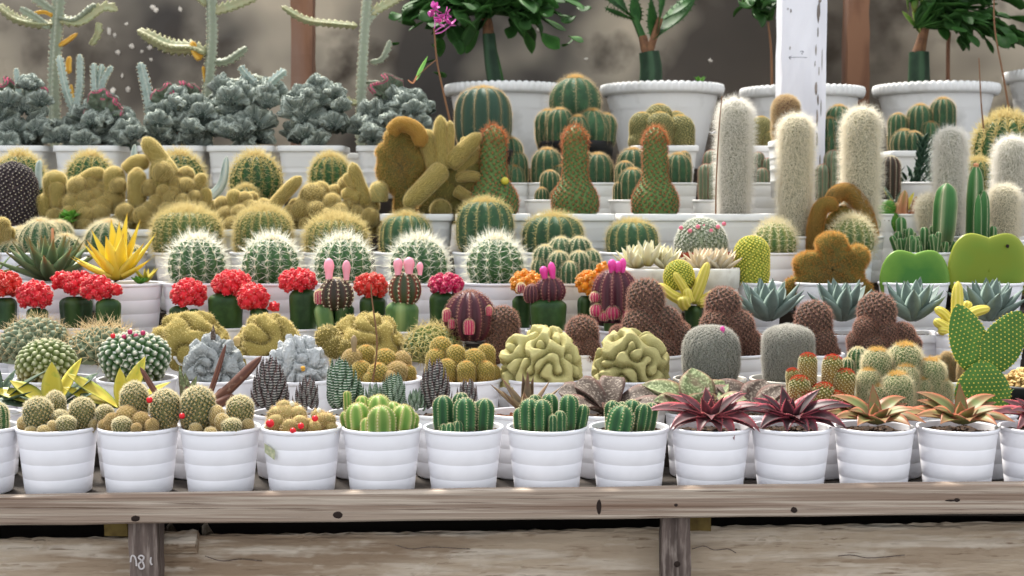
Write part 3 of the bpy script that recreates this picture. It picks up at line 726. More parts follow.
    def bud(s, kind, px, ytop, ybot, w, dy=0.0, name='flower', parent=None, lean=0):
        mb = MB(); t, b = s.at(px, ytop, dy), s.at(px - lean, ybot, dy)
        z, r = profile([(0, .6), (.3, .72), (.62, 1), (.85, .8), (.95, .5), (1, .1)], 10)
        st = Stalk(b + (t - b) * z[:, None], r * w / 2 * s.u, 0, seg=10, rnd=RG.uniform(0, 1)); st.mesh(mb)
        return s.build(mb, name, kind, parent)
    def fruit(s, px, py, r, dy=0.0, kind='red_fruit', name='fruit', parent=None):
        mb = MB(); ball(mb, s.at(px, py, dy), r * s.u, 0, 12, 8); return s.build(mb, name, kind, parent)
    def stick(s, pts, w, kind='dry_stalk', name='dry_stalk', w1=None):
        mb = MB(); n = 16; p = bez([s.at(*q) for q in pts], n)
        Stalk(p, np.linspace(w, w1 or w * .6, n) / 2 * s.u, 0, seg=7).mesh(mb); return s.build(mb, name, kind)
# ------------------------------------------------------------------ setting
mat('concrete', '4f4b46', noise=(6, '3c3935', .4, .7), rough=.9, var=0)
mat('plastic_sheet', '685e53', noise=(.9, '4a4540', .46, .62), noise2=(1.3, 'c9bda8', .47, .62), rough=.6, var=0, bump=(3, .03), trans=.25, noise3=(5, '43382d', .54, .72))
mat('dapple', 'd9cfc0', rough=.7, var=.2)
mat('stain', '8a5f43', rough=.9, var=0)
mat('rust_post', '8a644c', noise=(8, '6d4a38', .45, .7), noise2=(3, '8f7a70', .5, .75), rough=.8, var=0, stretch=(3, 3, .6))
mat('white_paint', 'e6e5ea', noise=(7, 'cfced4', .5, .8), rough=.6, var=0, stretch=(2, 2, .5))
mat('bare_patch', '8a8078', rough=.9, var=.3)
mat('pencil', '6d6d78', rough=.9, var=0)
mat('weathered_wood', 'a39282', noise=(5, '7d6555', .42, .62), noise2=(30, 'c4b6a6', .46, .68), rough=.85, var=0, stretch=(.12, 4, 7), bump=(50, .003), noise3=(60, '6a5648', .58, .7))
mat('dark_wood', '6d5f58', noise=(14, '4a3f3a', .42, .66), noise2=(40, '93867d', .5, .72), rough=.85, var=0, stretch=(5, 5, .6), bump=(60, .001))
mat('rough_timber', 'bfac95', noise=(7, '9c866f', .42, .62), noise2=(24, 'd8cab8', .48, .68), rough=.9, var=0, stretch=(.3, 3, 3.6), bump=(34, .012), noise3=(60, '86705a', .6, .75))
mat('shelf_wood', '3a332d', noise=(9, '2a2520', .4, .7), rough=.9, var=0, stretch=(.5, 4, 4))
mat('gap_shade_dark', '2e2925', rough=.95, var=0)  # dark tone standing in for the shade under the bench
mat('knot', '2a1f1a', rough=.9, var=0)
mat('nail', '4d3a30', rough=.6, var=0)
mat('chalk', 'c9c2c0', rough=.95, var=0)
mat('mossy_block', '7d6a3a', noise=(60, '5c4a2a', .4, .7), rough=.9, var=0)

def box(mb, lo, hi, m=0, sub=(1, 1, 1), jit=0.0, bev=.0):
    """a box, its faces cut into a grid so that the edges can wander"""
    lo, hi = np.array(lo, float), np.array(hi, float); seed = np.random.default_rng(int(abs(lo.sum() * 1000)) + 3)
    nx, ny, nz = sub; V = {}; vs = []; F4 = []
    def vid(i, j, k):
        if (i, j, k) not in V:
            q = lo + (hi - lo) * np.array([i / nx, j / ny, k / nz])
            V[(i, j, k)] = len(vs); vs.append(q + seed.normal(0, 1, 3) * jit)
        return V[(i, j, k)]
    for i in range(nx):
        for j in range(ny):
            F4.append([vid(i, j, 0), vid(i, j + 1, 0), vid(i + 1, j + 1, 0), vid(i + 1, j, 0)]); F4.append([vid(i, j, nz), vid(i + 1, j, nz), vid(i + 1, j + 1, nz), vid(i, j + 1, nz)])
    for i in range(nx):
        for k in range(nz):
            F4.append([vid(i, 0, k), vid(i + 1, 0, k), vid(i + 1, 0, k + 1), vid(i, 0, k + 1)]); F4.append([vid(i, ny, k), vid(i, ny, k + 1), vid(i + 1, ny, k + 1), vid(i + 1, ny, k)])
    for j in range(ny):
        for k in range(nz):
            F4.append([vid(0, j, k), vid(0, j, k + 1), vid(0, j + 1, k + 1), vid(0, j + 1, k)]); F4.append([vid(nx, j, k), vid(nx, j + 1, k), vid(nx, j + 1, k + 1), vid(nx, j, k + 1)])
    mb.add(vs, np.array(F4), m, smooth=False)

def struct(name, mb, mats):
    return tag(mb.build(name, [MATS[m] for m in mats]), kind='structure')

mb = MB(); box(mb, (-5, -1, -.05), (5, 5, 0)); struct('floor', mb, ['concrete'])
# the hanging sheet behind the bench, sagging between its posts
YB = 3.95
nx, nz = 140, 44; X = np.linspace(-4.5, 4.5, nx); Z = np.linspace(0, 2.1, nz); XX, ZZ = np.meshgrid(X, Z)
YY = YB + .05 * np.sin(XX * 2.3 + .4) * np.cos(ZZ * 1.4) + .03 * np.sin(XX * 5.1 + ZZ * 3) + .018 * np.sin(ZZ * 9 + XX * 2)
mb = MB(); mb.add(np.stack([XX, YY, ZZ], -1), grid_faces(nz, nx, False))
mb.add(np.stack([XX, YY + .012, ZZ], -1), grid_faces(nz, nx, False)[:, ::-1])
sheet = struct('wall_back', mb, ['plastic_sheet'])
# sunlit holes and dapples painted as pale spots, and rusty streaks on the sheet
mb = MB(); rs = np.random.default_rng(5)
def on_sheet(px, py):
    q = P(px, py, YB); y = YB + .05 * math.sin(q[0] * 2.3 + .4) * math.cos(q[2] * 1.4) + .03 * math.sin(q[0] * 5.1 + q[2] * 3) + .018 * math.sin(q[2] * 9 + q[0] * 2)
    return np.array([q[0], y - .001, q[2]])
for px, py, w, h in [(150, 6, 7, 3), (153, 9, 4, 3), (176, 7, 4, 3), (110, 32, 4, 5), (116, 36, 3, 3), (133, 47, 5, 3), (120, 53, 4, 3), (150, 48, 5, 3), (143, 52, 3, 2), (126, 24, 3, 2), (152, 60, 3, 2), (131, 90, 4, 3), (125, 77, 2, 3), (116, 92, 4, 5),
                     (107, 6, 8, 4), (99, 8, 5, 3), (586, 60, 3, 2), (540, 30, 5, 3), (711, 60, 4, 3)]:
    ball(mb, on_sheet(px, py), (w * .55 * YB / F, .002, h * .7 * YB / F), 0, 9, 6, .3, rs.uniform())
tag(mb.build('sun_dapple', MATS['dapple'], sheet), kind='stuff')
mb = MB()
for x0, x1, nm, mt in ((291, 313, 'trim_1', 'rust_post'), (847, 869, 'trim_2', 'rust_post')):
    mb = MB(); a, b = P(x0, 90, 3.6), P(x1, 90, 3.6); box(mb, (a[0], 3.6, 0), (b[0], 3.66, 2.2), 0, (1, 1, 40), .0012); struct(nm, mb, [mt])
# white painted post in front of the bowls
D = 2.8; a, b = P(781, 100, D), P(826, 100, D)
post = MB(); box(post, (a[0], D, 0), (b[0], D + .06, 2.4), 0, (6, 4, 60), .0006)
post = struct('trim_3', post, ['white_paint'])
mb = MB()
for px, py, w, h in [(818.5, 13, 4.5, 10), (820, 1, 4, 2), (791, 11, 2, 2), (816, 50, 2, 6), (818, 32, 1.6, 5), (790, 48, 1.5, 2), (816, 88, 3, 7), (818, 100, 2, 6), (817, 118, 2.5, 9), (819, 71, 1.4, 5), (817, 140, 2, 8), (820, 160, 2, 6), (788, 9, 1.2, 1.5), (815, 64, 1.2, 3), (822, 60, 1, 12), (821, 108, 1, 9)]:
    q = P(px, py, D - .0004); ball(mb, q, (w * .38 * D / F, .001, h * .8 * D / F), 0, 9, 6, .2, rs.uniform())
tag(mb.build('bare_wood_patch', MATS['bare_patch'], post), kind='stuff')
mb = MB()
def strokes(mb, lines, d, w, m=0):
    for ln in lines:
        p = np.array([P(x, y, d) for x, y in ln]); Stalk(bez(p, max(4, 3 * len(ln))), np.full(max(4, 3 * len(ln)), w), seg=6).mesh(mb, m)
strokes(mb, [[(789, 57.5), (796, 57.3), (807, 57.5)], [(791.5, 56), (789, 57.5), (791, 59.5)], [(800, 52), (802, 51), (803.5, 52), (801.5, 53.6), (802.5, 54.5)]], D - .0002, .0006)
mb.build('pencil_mark', MATS['pencil'], post)

# ------------------------------------------------------------------ stepped bench
bench = bpy.data.objects.new('display_bench', None); C.objects.link(bench)
tag(bench, 'long weathered wooden stepped bench carrying the rows of potted cacti', 'bench')
def bpart(name, mb, m, parent=None): return mb.build(name, MATS[m], parent or bench)
XL = 2.35
yl = ROWS[1]['d'] - ROWS[1]['D'] / 2 - .012
rk = [1, 3, 4, 5, 6, 7, 8, 9, 9.5, 10, 11]
for i, k in enumerate(rk):
    R = ROWS[k]; kk = 2 if k == 1 else k
    y0 = yl if k == 1 else prev
    y1 = (ROWS[rk[i + 1]]['d'] - ROWS[rk[i + 1]]['D'] / 2 - .004) if k != 11 else R['d'] + .2
    if k != 11: y1 = max(y1, ROWS[kk]['d'] + ROWS[kk]['D'] / 2 - .004)
    z0 = R['z']; mb = MB(); box(mb, (-XL, y0, z0 - .016), (XL, y1, z0), 0, (30, 1, 1), .0)
    bpart('shelf_board', mb, 'shelf_wood')
    if k != 1:
        mb = MB(); zl = ROWS[rk[i - 1]]['z']
        box(mb, (-XL, y0 + .001, zl - .016), (XL, y0 + .012, z0 - .0162), 0, (30, 1, 1)); bpart('riser', mb, 'shelf_wood')
    prev = y1
mb = MB(); box(mb, (-XL, 1.83, 0), (XL, 1.85, ROWS[1]['z'] - .017), 0, (20, 1, 1)); bpart('gap_shade_panel', mb, 'gap_shade_dark')  # added dark panel that keeps the gap below the front board black
# front board: a plank standing a little proud of the shelf, not quite level
d = 1.64; yf = d
def edge_z(px, l, r): return P(px, l + (r - l) * px / 1024, d)[2]
n = 60; mb = MB(); xs = np.linspace(-XL, XL, n); pxs = 512 + xs * F / d
rs = np.random.default_rng(8)
top = np.array([P(512, 497 - 13 * p / 1024, d)[2] for p in pxs]) + rs.normal(0, .0003, n); bot = np.array([P(512, 526 - 12 * p / 1024, d)[2] for p in pxs]) + rs.normal(0, .0005, n)
e = .0022
rows_ = [(yf + e, top), (yf, top - e), (yf, (top + bot) / 2), (yf, bot + e), (yf + e, bot), (yf + .018, bot), (yf + .018, top)]
V = np.stack([np.stack([xs, np.full(n, y), z], -1) for y, z in rows_], 1)
mb.add(V, [np.stack([i * 7 + j, (i + 1) * 7 + j, (i + 1) * 7 + (j + 1) % 7, i * 7 + (j + 1) % 7], -1) for j in range(7) for i in [np.arange(n - 1)]], 0, smooth=False)
fb = bpart('front_board', mb, 'weathered_wood')
for px, py, w, h, nm in [(135.5, 518.5, 9, 6, 'knot'), (338, 515, 10, 7, 'knot'), (599, 507, 5, 15, 'knot'), (794, 510, 7, 6, 'knot'), (957, 500, 6, 4, 'knot'), (676, 505, 4, 3, 'knot'), (951, 500.5, 12, 2, 'knot')]:
    mb = MB(); q = P(px, py, d); ball(mb, q, (w / 2 * d / F, .0008, h / 2 * d / F), 0, 14, 8, .06); bpart(nm, mb, 'knot', fb)
# short posts under the front board
for x0, x1, dd, yt in [(129, 157, 1.655, 520), (662, 691, 1.655, 514)]:
    a, b = P(x0, 540, dd), P(x1, 540, dd); zt = P(512, yt, dd)[2]; mb = MB()
    box(mb, (a[0], dd, 0), (b[0], dd + .035, zt), 0, (3, 1, 46), .0007); lg = bpart('leg', mb, 'dark_wood')
    if x0 == 129:
        mb = MB(); strokes(mb, [[(130.5, 562), (131.5, 556.5), (134, 556), (136, 560), (136.5, 566)], [(141, 560), (138.5, 557.5), (141, 555.5), (144, 557.5), (142, 561), (138.5, 564.5), (140.5, 569), (144, 567.5), (143.5, 563.5), (141, 560)], [(151, 557), (150.5, 562), (152, 565)]], dd - .0006, .0011)
        bpart('chalk_mark', mb, 'chalk', lg)
    else:
        mb = MB(); ball(mb, P(677, 564, dd), (.004, .0015, .004), 0, 12, 8); bpart('nail_head', mb, 'knot', lg)
for x0, x1, y0, y1, dd in [(104, 127, 526, 536, 1.70), (690, 711, 515, 531, 1.70)]:
    a, b = P(x0, y1, dd), P(x1, y0, dd); mb = MB(); box(mb, (a[0], dd, a[2]), (b[0], dd + .05, max(b[2], ROWS[1]['z'] - .016)), 0, (2, 1, 2), .0004); bpart('wedge_block', mb, 'mossy_block')
# rough timber behind the legs, ragged along its upper edge
def timber(x0, x1, yt0, yt1, yb, dd, seed, name='rail'):
    r = np.random.default_rng(seed); n = max(8, int((x1 - x0) / 8)); m = 14; px = np.linspace(x0, x1, n); V = np.zeros((m + 2, n, 3))
    yt = np.linspace(yt0, yt1, n) + np.cumsum(r.normal(0, .5, n)) * .25 + r.normal(0, .5, n)
    for i, f in enumerate(np.linspace(0, 1, m)):
        q = np.array([P(a, b + (yb - b) * f, dd) for a, b in zip(px, yt)])
        q[:, 1] += .012 * (1 - math.sin(PI * (.1 + .8 * f))) + r.normal(0, .0012, n) - .003 * np.sin(px / 37 + f * 5) * math.sin(f * 3); V[i + 1] = q
    V[0] = V[1] + [0, .05, -.03]; V[-1] = V[-2] + [0, .05, 0]
    mb = MB(); mb.add(V, grid_faces(m + 2, n, False)[:, ::-1]); bk = np.stack([V[0], V[-1]]); mb.add(bk, grid_faces(2, n, False)); 
    for i in (0, -1):
        c = V[:, i]; k = np.arange(len(c) - 1); mb.add(np.concatenate([c, c + [0, .05, 0]]), np.stack([k, k + 1, k + 1 + len(c), k + len(c)], -1))
    return bpart(name, mb, 'rough_timber')
CRK = []
for l_ in [[(692, 549), (704, 546), (714, 550), (728, 549), (736, 553)], [(838, 556), (852, 555), (870, 558), (905, 555)], [(395, 545), (412, 549), (430, 547), (470, 549)], [(205, 556), (222, 561), (240, 559), (262, 561)]]:
    mb = MB(); strokes(mb, [l_], 1.7105, .0005); CRK.append(mb)
timber(-420, 158, 541, 539, 640, 1.70, 1); timber(160, 196, 533, 531, 556, 1.70, 4, 'splinter'); timber(163, 1450, 537, 517, 640, 1.712, 3)

o_ = [o for o in bench.children if o.name.startswith('rail')][-1]; [m_.build('crack', MATS['dark_wood'], o_) for m_ in CRK]
# ------------------------------------------------------------------ light, camera
w = bpy.data.worlds.new('sky'); bpy.context.scene.world = w; w.use_nodes = True
bg = w.node_tree.nodes['Background']; bg.inputs[0].default_value = (.9, .94, 1.0, 1); bg.inputs[1].default_value = 1.32
sun = bpy.data.lights.new('sun', 'SUN'); sun.energy = 8.5; sun.angle = math.radians(9); sun.color = (1, .95, .87)
so = bpy.data.objects.new('sun', sun); C.objects.link(so)
so.rotation_euler = Vector((.3, -.58, -.95)).to_track_quat('-Z', 'Y').to_euler()
cam = bpy.data.cameras.new('camera'); co = bpy.data.objects.new('camera', cam); C.objects.link(co)
co.location = (0, 0, ZC); co.rotation_euler = (PI / 2 - PITCH, 0, 0); cam.sensor_width = 36; cam.lens = 36 * F / 1024
cam.clip_start = .05; cam.dof.use_dof = True; cam.dof.focus_distance = 1.9; cam.dof.aperture_fstop = 9
sc = bpy.context.scene; sc.camera = co; sc.cycles.use_denoising = True; sc.cycles.denoiser = 'OPENIMAGEDENOISE'; sc.cycles.denoising_input_passes = 'RGB_ALBEDO_NORMAL'; sc.cycles.denoising_prefilter = 'ACCURATE'
sc.view_settings.view_transform = 'Standard'; sc.view_settings.look = 'None'; sc.view_settings.gamma = 1; sc.view_settings.exposure = 0; sc.view_settings.use_curve_mapping = False
# ================================================================== row 1: the twelve pots along the front board
G1 = 'white ribbed pots along the front board'
def front(px, name, cat, label, **k): return Plant(name, cat, label, px, 1, G1, **k)

p = front(-26, 'small_green_cactus', 'potted cactus', 'white pot with small dark green cactus, cut by the frame edge at the front board')
for x, y, w_, dy in [(-2, 404, 20, 0), (-20, 398, 24, .01), (-36, 402, 22, -.005)]: p.stem('pup', x, y, w_, dy, skin='green_skin')

p = front(54, 'clustered_cactus', 'potted cactus', 'front pot of cream-spined cactus heads under broad yellow leaves, without any red fruit')
for x, y, w_, dy, b in [(38, 399, 29, -.012, 437), (55, 392, 21, .018, None), (82, 399, 25, .0, 433), (66, 417, 19, -.03, 436), (24, 417, 13, -.012, 434), (31, 427, 11, -.035, 438), (52, 421, 10, -.033, 437), (60, 411, 18, -.01, 434), (44, 426, 13, -.04, 438), (92, 421, 8, -.02, 436)]:
    p.stem('mam' if w_ > 15 else 'mam_pale', x, y, w_, dy, b)
p = front(136, 'clustered_cactus', 'potted cactus', 'front pot of brownish clustered cactus with one red fruit behind its tallest heads')
for x, y, w_, dy, b in [(134, 383, 28, .008, None), (165, 391, 30, -.005, 434), (103, 406, 18, .0, 431), (122, 418, 19, -.034, 438), (103, 421, 13, -.025, 436), (151, 420, 13, -.036, 438), (112, 414, 14, -.02, 434), (127, 407, 21, -.015, 434), (141, 413, 17, -.022, 436), (167, 420, 11, -.026, 436), (136, 424, 10, -.042, 438)]:
    p.stem('mam' if w_ > 17 and x not in (127, 141) else 'mam_tan', x, y, w_, dy, b)
p.fruit(149.5, 400, 3.2, -.024)
p = front(218, 'clustered_cactus', 'potted cactus', 'front pot of clustered cactus with long brown cylindrical leaves leaning out behind it')
for x, y, w_, dy, b in [(198, 388, 34, -.004, 436), (240, 397, 27, .0, 433), (231, 420, 20, -.034, 438), (217, 406, 15, -.015, 433), (210, 428, 12, -.042, 439), (222, 414, 14, -.025, 435), (246, 421, 12, -.028, 437), (195, 424, 12, -.036, 438), (184, 405, 12, -.0, 432)]:
    p.stem('mam' if w_ > 19 else 'mam_pale', x, y, w_, dy, b)
p.fruit(182, 416, 3, -.034)
p = front(300, 'lumpy_brown_cactus', 'potted cactus', 'front pot with a faded sticker, holding a furry brown cactus with four red fruits')
p.blob([(285, 421, 18, -.005), (276, 424, 10, -.02), (292, 412, 10, 0), (284, 409, 9, -.004), (300, 424, 9, -.022), (290, 428, 9, -.03), (276, 416, 9, -.012), (297, 416, 10, -.01), (308, 426, 8, -.016)], 'tan_skin', 'pale_tan', 2200, .0042, flat=.75)
p.blob([(322, 423, 11, -.008), (318, 416, 7, -.004), (328, 421, 8, -.01), (314, 428, 8, -.02), (331, 428, 6, -.016)], 'tan_skin', 'pale_tan', 1000, .0042, flat=.8)
for x, y, r_, dy in [(270, 423.5, 4.2, -.042), (301, 426, 3.2, -.042), (293, 431, 3.2, -.046), (315, 418.5, 3.2, -.026)]: p.fruit(x, y, r_, dy)
for x, y in [(292, 401), (300, 405), (319, 408), (277, 406)]: p.bud('pale_echeveria', x, y, y + 10, 6, -.006, 'flower_bud')
# sticker on the pot wall
mb = MB(); R_ = p.D / 2; vs = []
for i, (x, y) in enumerate([(264.5, 443), (277, 449), (276, 458.5), (264.5, 452.5)]):
    q = p.at(x, y, -.03); rr = R_ * (.79 + .165 * max(0, q[2]) / p.h) + .0054; q[1] = -math.sqrt(max(rr ** 2 - q[0] ** 2, 0)); vs.append(q)
mb.add(vs, np.array([[3, 2, 1, 0]]), smooth=False); mb.add(np.array(vs) + [0, .0005, 0], np.array([[0, 1, 2, 3]]), smooth=False)
mat('sticker', 'a9b08c', noise=(200, 'c9c9a5', .45, .6), rough=.6, var=0); p.build(mb, 'sticker', 'sticker', p.pot)

p = front(381, 'short_ribbed_cactus', 'potted cactus', 'front pot of lime green short ribbed cactus stems with straw-coloured spines')
for x, y, w_, dy, b, l in [(357, 403, 26, -.004, 434, -3), (381, 406, 29, -.03, 438, 0), (379, 395, 26, .01, None, 1), (405, 405, 25, -.01, 435, 5), (345, 411, 15, .004, None, -3), (367, 418, 14, -.026, 437, 0), (414, 413, 14, .004, None, 4), (348, 390, 8, .02, None, -1), (393, 402, 20, .008, None, 2), (362, 396, 14, .016, None, 0)]:
    p.stem('fluted_lime', x, y, w_, dy, b, l)
p = front(463, 'short_ribbed_cactus', 'potted cactus', 'front pot of three stout dark green ribbed stems with tiny shoots at their foot')
for x, y, w_, dy, b, l in [(443, 396, 21, -.008, 433, -1), (465, 398, 23, -.022, 435, 0), (485, 399, 21, -.008, 433, 2), (461, 393, 18, .018, None, 0), (450, 423, 10, -.034, 438, 0), (458, 421, 10, -.034, 437, 0), (444, 424, 8, -.03, 438, 0), (476, 402, 13, .012, None, 0)]:
    p.stem('fluted', x, y, w_, dy, b, l, name='stem')
p = front(547, 'short_ribbed_cactus', 'potted cactus', 'front pot packed with a wide row of dark green ribbed stems and one leaning shoot')
for x, y, w_, dy, b, l in [(530, 399, 22, -.012, 433, 0), (520, 408, 15, -.004, 432, -1), (542, 400, 21, -.02, 434, 0), (550, 394, 18, .015, None, 0), (569, 395, 20, -.008, 433, 1), (560, 411, 12, -.03, 436, 0), (584, 405, 13, -.006, 432, 5), (553, 415, 9, -.034, 437, 0), (535, 395, 14, .01, None, 0)]:
    p.stem('fluted', x, y, w_, dy, b, l)
p = front(630, 'short_ribbed_cactus', 'potted cactus', 'front pot of leaning green ribbed stems in black soil beside the red aloe')
for x, y, w_, dy, b, l in [(624, 406, 27, -.026, 436, 7), (612, 401, 17, .01, None, -2), (633, 400, 20, .008, None, 3), (645, 404, 17, -.006, 432, 5), (652, 403, 15, .012, None, 4), (622, 402, 12, .02, None, 0)]:
    p.stem('fluted', x, y, w_, dy, b, l)
ALOE_SP = [(-176, 34, 66, 23, -52), (-6, 32, 64, 22, -46), (-62, 26, 44, 20, -95), (-142, 30, 56, 21, -70), (-36, 30, 56, 21, -76), (152, 44, 48, 20, -30), (30, 46, 50, 20, -34), (95, 66, 36, 18, -12), (-96, 40, 40, 21, -60), (-160, 44, 48, 20, -50), (-18, 42, 52, 20, -44), (-115, 30, 40, 19, -90), (176, 56, 40, 18, -24), (6, 56, 42, 18, -24), (-60, 62, 34, 18, -14), (-122, 62, 32, 18, -14), (-80, 20, 34, 18, -70), (-152, 20, 44, 18, -60), (-26, 20, 46, 18, -60), (90, 30, 40, 16, -30), (130, 30, 44, 17, -40), (50, 30, 44, 17, -40), (-90, 74, 25, 14, 4), (60, 76, 26, 13, 4)]
p = front(712, 'red_aloe', 'potted aloe', 'front pot of dark aloe with pink-edged red leaves, right beside the leaning green stems')
p.leaves(710, 420, 'red_aloe_leaf', ALOE_SP, cup=.35, thick=.2, tw=.8, teeth=9, tl=.0016)
p = front(793, 'red_aloe', 'potted aloe', 'front pot of dark plum aloe with thin pink leaf edges, below the red-tipped cactus')
p.leaves(790, 421, 'dark_red_aloe_leaf', [(a + 9, e + 3, L * (.95 + .1 * math.sin(i * 2.1)), W * 1.05, c) for i, (a, e, L, W, c) in enumerate(ALOE_SP)], cup=.35, thick=.2, tw=.8, teeth=9, tl=.0016)
SPREAD = [(178, 26, 54, 23, -36), (-165, 26, 46, 22, -40), (153, 58, 50, 22, -56), (100, 78, 38, 17, 6), (36, 60, 50, 22, -68), (3, 28, 56, 22, -40), (-25, 28, 46, 22, -50), (-92, 34, 36, 28, -50), (-52, 30, 38, 24, -56), (-130, 30, 38, 24, -56), (70, 44, 34, 18, -20), (165, 44, 44, 20, -40), (-75, 52, 28, 20, -24), (-150, 46, 36, 20, -44), (-20, 48, 38, 20, -50), (120, 40, 36, 18, -30), (28, 40, 42, 18, -36), (-110, 64, 24, 16, 0)]
p = front(877, 'spreading_aloe', 'potted aloe', 'front pot of flat olive aloe with orange-edged leaves, below the white woolly cactus cluster')
p.leaves(876, 422, 'green_red_aloe_leaf', SPREAD, cup=.4, thick=.2, tw=.8, teeth=7, tl=.0013)
p = front(961, 'spreading_aloe', 'potted aloe', 'front pot of flat olive aloe with orange-edged leaves, below the polka-dot pad cactus')
p.leaves(962, 422, 'green_red_aloe_leaf', [(a - 6, e, L * 1.05, W, c + 4) for a, e, L, W, c in SPREAD], cup=.4, thick=.2, tw=.8, teeth=7, tl=.0013)
p = front(1044, 'red_aloe', 'potted aloe', 'red aloe in front pot cut by the frame edge below the gravel pot')
p.leaves(1042, 421, 'red_aloe_leaf', [(a + 4, e, L * .85, W, c) for a, e, L, W, c in ALOE_SP], cup=.35, thick=.2, tw=.8, teeth=7, tl=.0016)

# ================================================================== row 2: half hidden pots right behind
G2 = 'white pots half hidden behind the front row'
def second(px, name, cat, label, **k): return Plant(name, cat, label, px, 2, G2, **k)
p = second(-8, 'dark_leaf_gasteria', 'potted succulent', 'dark speckled pointed leaves poking up at the frame edge, behind the small green cactus', D=50)
p.leaves(-4, 404, 'dark_gasteria_leaf', [(30, 38, 58, 15, -10), (60, 55, 40, 14, 0), (150, 40, 50, 14, 0), (-10, 20, 40, 14, 0), (100, 70, 40, 12, 0)], shape='lance', cup=.3)
p = second(52, 'yellow_gasteria', 'potted succulent', 'yellow-and-green leaved gasteria behind the fruitless cream cactus pot', D=58)
p.leaves(52, 408, 'striped_yellow_leaf', [(176, 24, 62, 22, -14), (168, 38, 50, 21, -12), (-175, 8, 54, 18, 6), (150, 26, 44, 20, -6)], shape='lance', cup=.2, tw=.7)
p.leaves(52, 408, 'yellow_gasteria_leaf', [(105, 80, 46, 21, 4), (40, 60, 56, 21, 0)], shape='lance', cup=.25, tw=.5)
p.leaves(52, 408, 'dark_gasteria_leaf', [(20, 44, 54, 20, -10), (-170, 10, 54, 22, 0), (-8, 24, 42, 18, -6), (-60, 24, 34, 20, 0), (-120, 24, 40, 20, 0)], shape='lance', cup=.25, tw=.5)
p = second(126, 'yellow_gasteria', 'potted succulent', 'yellow-and-green leaved gasteria behind the brownish cactus pot with one red fruit')
p.leaves(122, 408, 'striped_yellow_leaf', [(170, 34, 66, 18, -6), (176, 18, 60, 20, 4), (12, 32, 52, 14, -6)], shape='lance', cup=.2, tw=.7)
p.leaves(122, 408, 'yellow_gasteria_leaf', [(115, 82, 40, 15, 0), (55, 62, 56, 22, 0)], shape='lance', cup=.25, tw=.5)
p.leaves(122, 408, 'dark_gasteria_leaf', [(-170, 6, 44, 15, 0), (-20, 10, 40, 13, 0), (80, 40, 36, 13, 0)], shape='lance', cup=.25, tw=.5)
p = second(196, 'brown_stick_succulent', 'potted succulent', 'sprawling succulent with long brown stick-like leaves between the gasterias and zebra haworthias')
for i, pts in enumerate([[(168, 410), (154, 390), (140, 367)], [(202, 410), (212, 388), (226, 344)], [(207, 408), (232, 386), (262, 356)], [(208, 409), (222, 402), (234, 395)], [(200, 411), (190, 398), (186, 386)], [(206, 410), (216, 398), (222, 388)]]):
    mb = MB(); q = bez([p.at(x, y, (-.01, .005, -.012, -.02, .01, 0)[i]) for x, y in pts], 18); w_ = (7, 6.5, 12, 11, 9, 7)[i]
    Stalk(q, finger_rad(18, w_ / 2 * p.u, w_ / 2.6 * p.u, .3), 6, .16, seg=18, rnd=RG.uniform()).mesh(mb); p.build(mb, 'leaf', 'brown_stick')
p.leaves(186, 408, 'warty_green_leaf', [(105, 70, 36, 12, 4), (60, 66, 34, 12, 0), (130, 74, 44, 8, 0)], shape='lance', cup=.3)

def zebra(p, px, py, L, w, m, n=46, lean=0, dy=0, name='rosette'):
    mb = MB(); c = p.at(px, py, dy)
    for i in range(n):
        f = (i + .5) / n; a = i * 2.39996; r_ = w * (.12 + .14 * min(1, 3 * (1 - f))) * (1 - .25 * f)
        base = c + np.array([math.cos(a) * r_, math.sin(a) * r_, f * L * .62]) * p.u + np.array([lean * f * p.u, 0, 0])
        leaf(mb, base, a, math.radians(46 + 26 * f), L * p.u * .4, w * .21 * p.u, .5, math.radians(44 - 14 * f), 'aloe', .3, 0, 9, 0, RG.uniform())
    p.build(mb, name, m)
p = second(284, 'zebra_haworthia', 'potted succulent', 'dark banded haworthia, tall upright head with smaller one, behind the stickered pot')
zebra(p, 270, 409, 54, 44, 'dark_haworthia', 54); zebra(p, 305, 411, 36, 32, 'dark_haworthia', 34, 4, -.012)
p = second(360, 'zebra_haworthia', 'potted succulent', 'green white-banded haworthia leaning behind the lime green ribbed stems')
zebra(p, 347, 410, 54, 46, 'green_haworthia', 54, -8); zebra(p, 391, 411, 40, 36, 'green_haworthia', 38, 4); zebra(p, 374, 411, 30, 28, 'green_haworthia', 26, 0, -.015)
p = second(444, 'zebra_haworthia', 'potted succulent', 'dark banded haworthia behind the three stout dark green ribbed stems')
zebra(p, 435, 410, 54, 36, 'dark_haworthia', 48); zebra(p, 466, 411, 34, 30, 'dark_haworthia', 32, 2); zebra(p, 416, 411, 24, 26, 'green_haworthia', 22, 0, -.012)
p = second(520, 'bronze_aloe', 'potted aloe', 'bronze pointed aloe leaves in brown cinders, behind the wide row of dark green stems', soil='cinder')
p.leaves(527, 413, 'bronze_leaf', [(150, 50, 44, 15, 4), (165, 35, 46, 13, 6), (110, 74, 40, 12, 2), (85, 80, 42, 11, 0), (60, 72, 38, 12, 2), (25, 50, 40, 11, 6), (10, 34, 44, 11, 8), (-100, 50, 30, 12, 10), (-40, 40, 32, 12, 8), (-150, 40, 36, 13, 6)], cup=.5, thick=.3)
p = second(604, 'warty_gasteria', 'potted succulent', 'brown warty gasteria with broad curling leaves, beneath the two brain-shaped cacti')
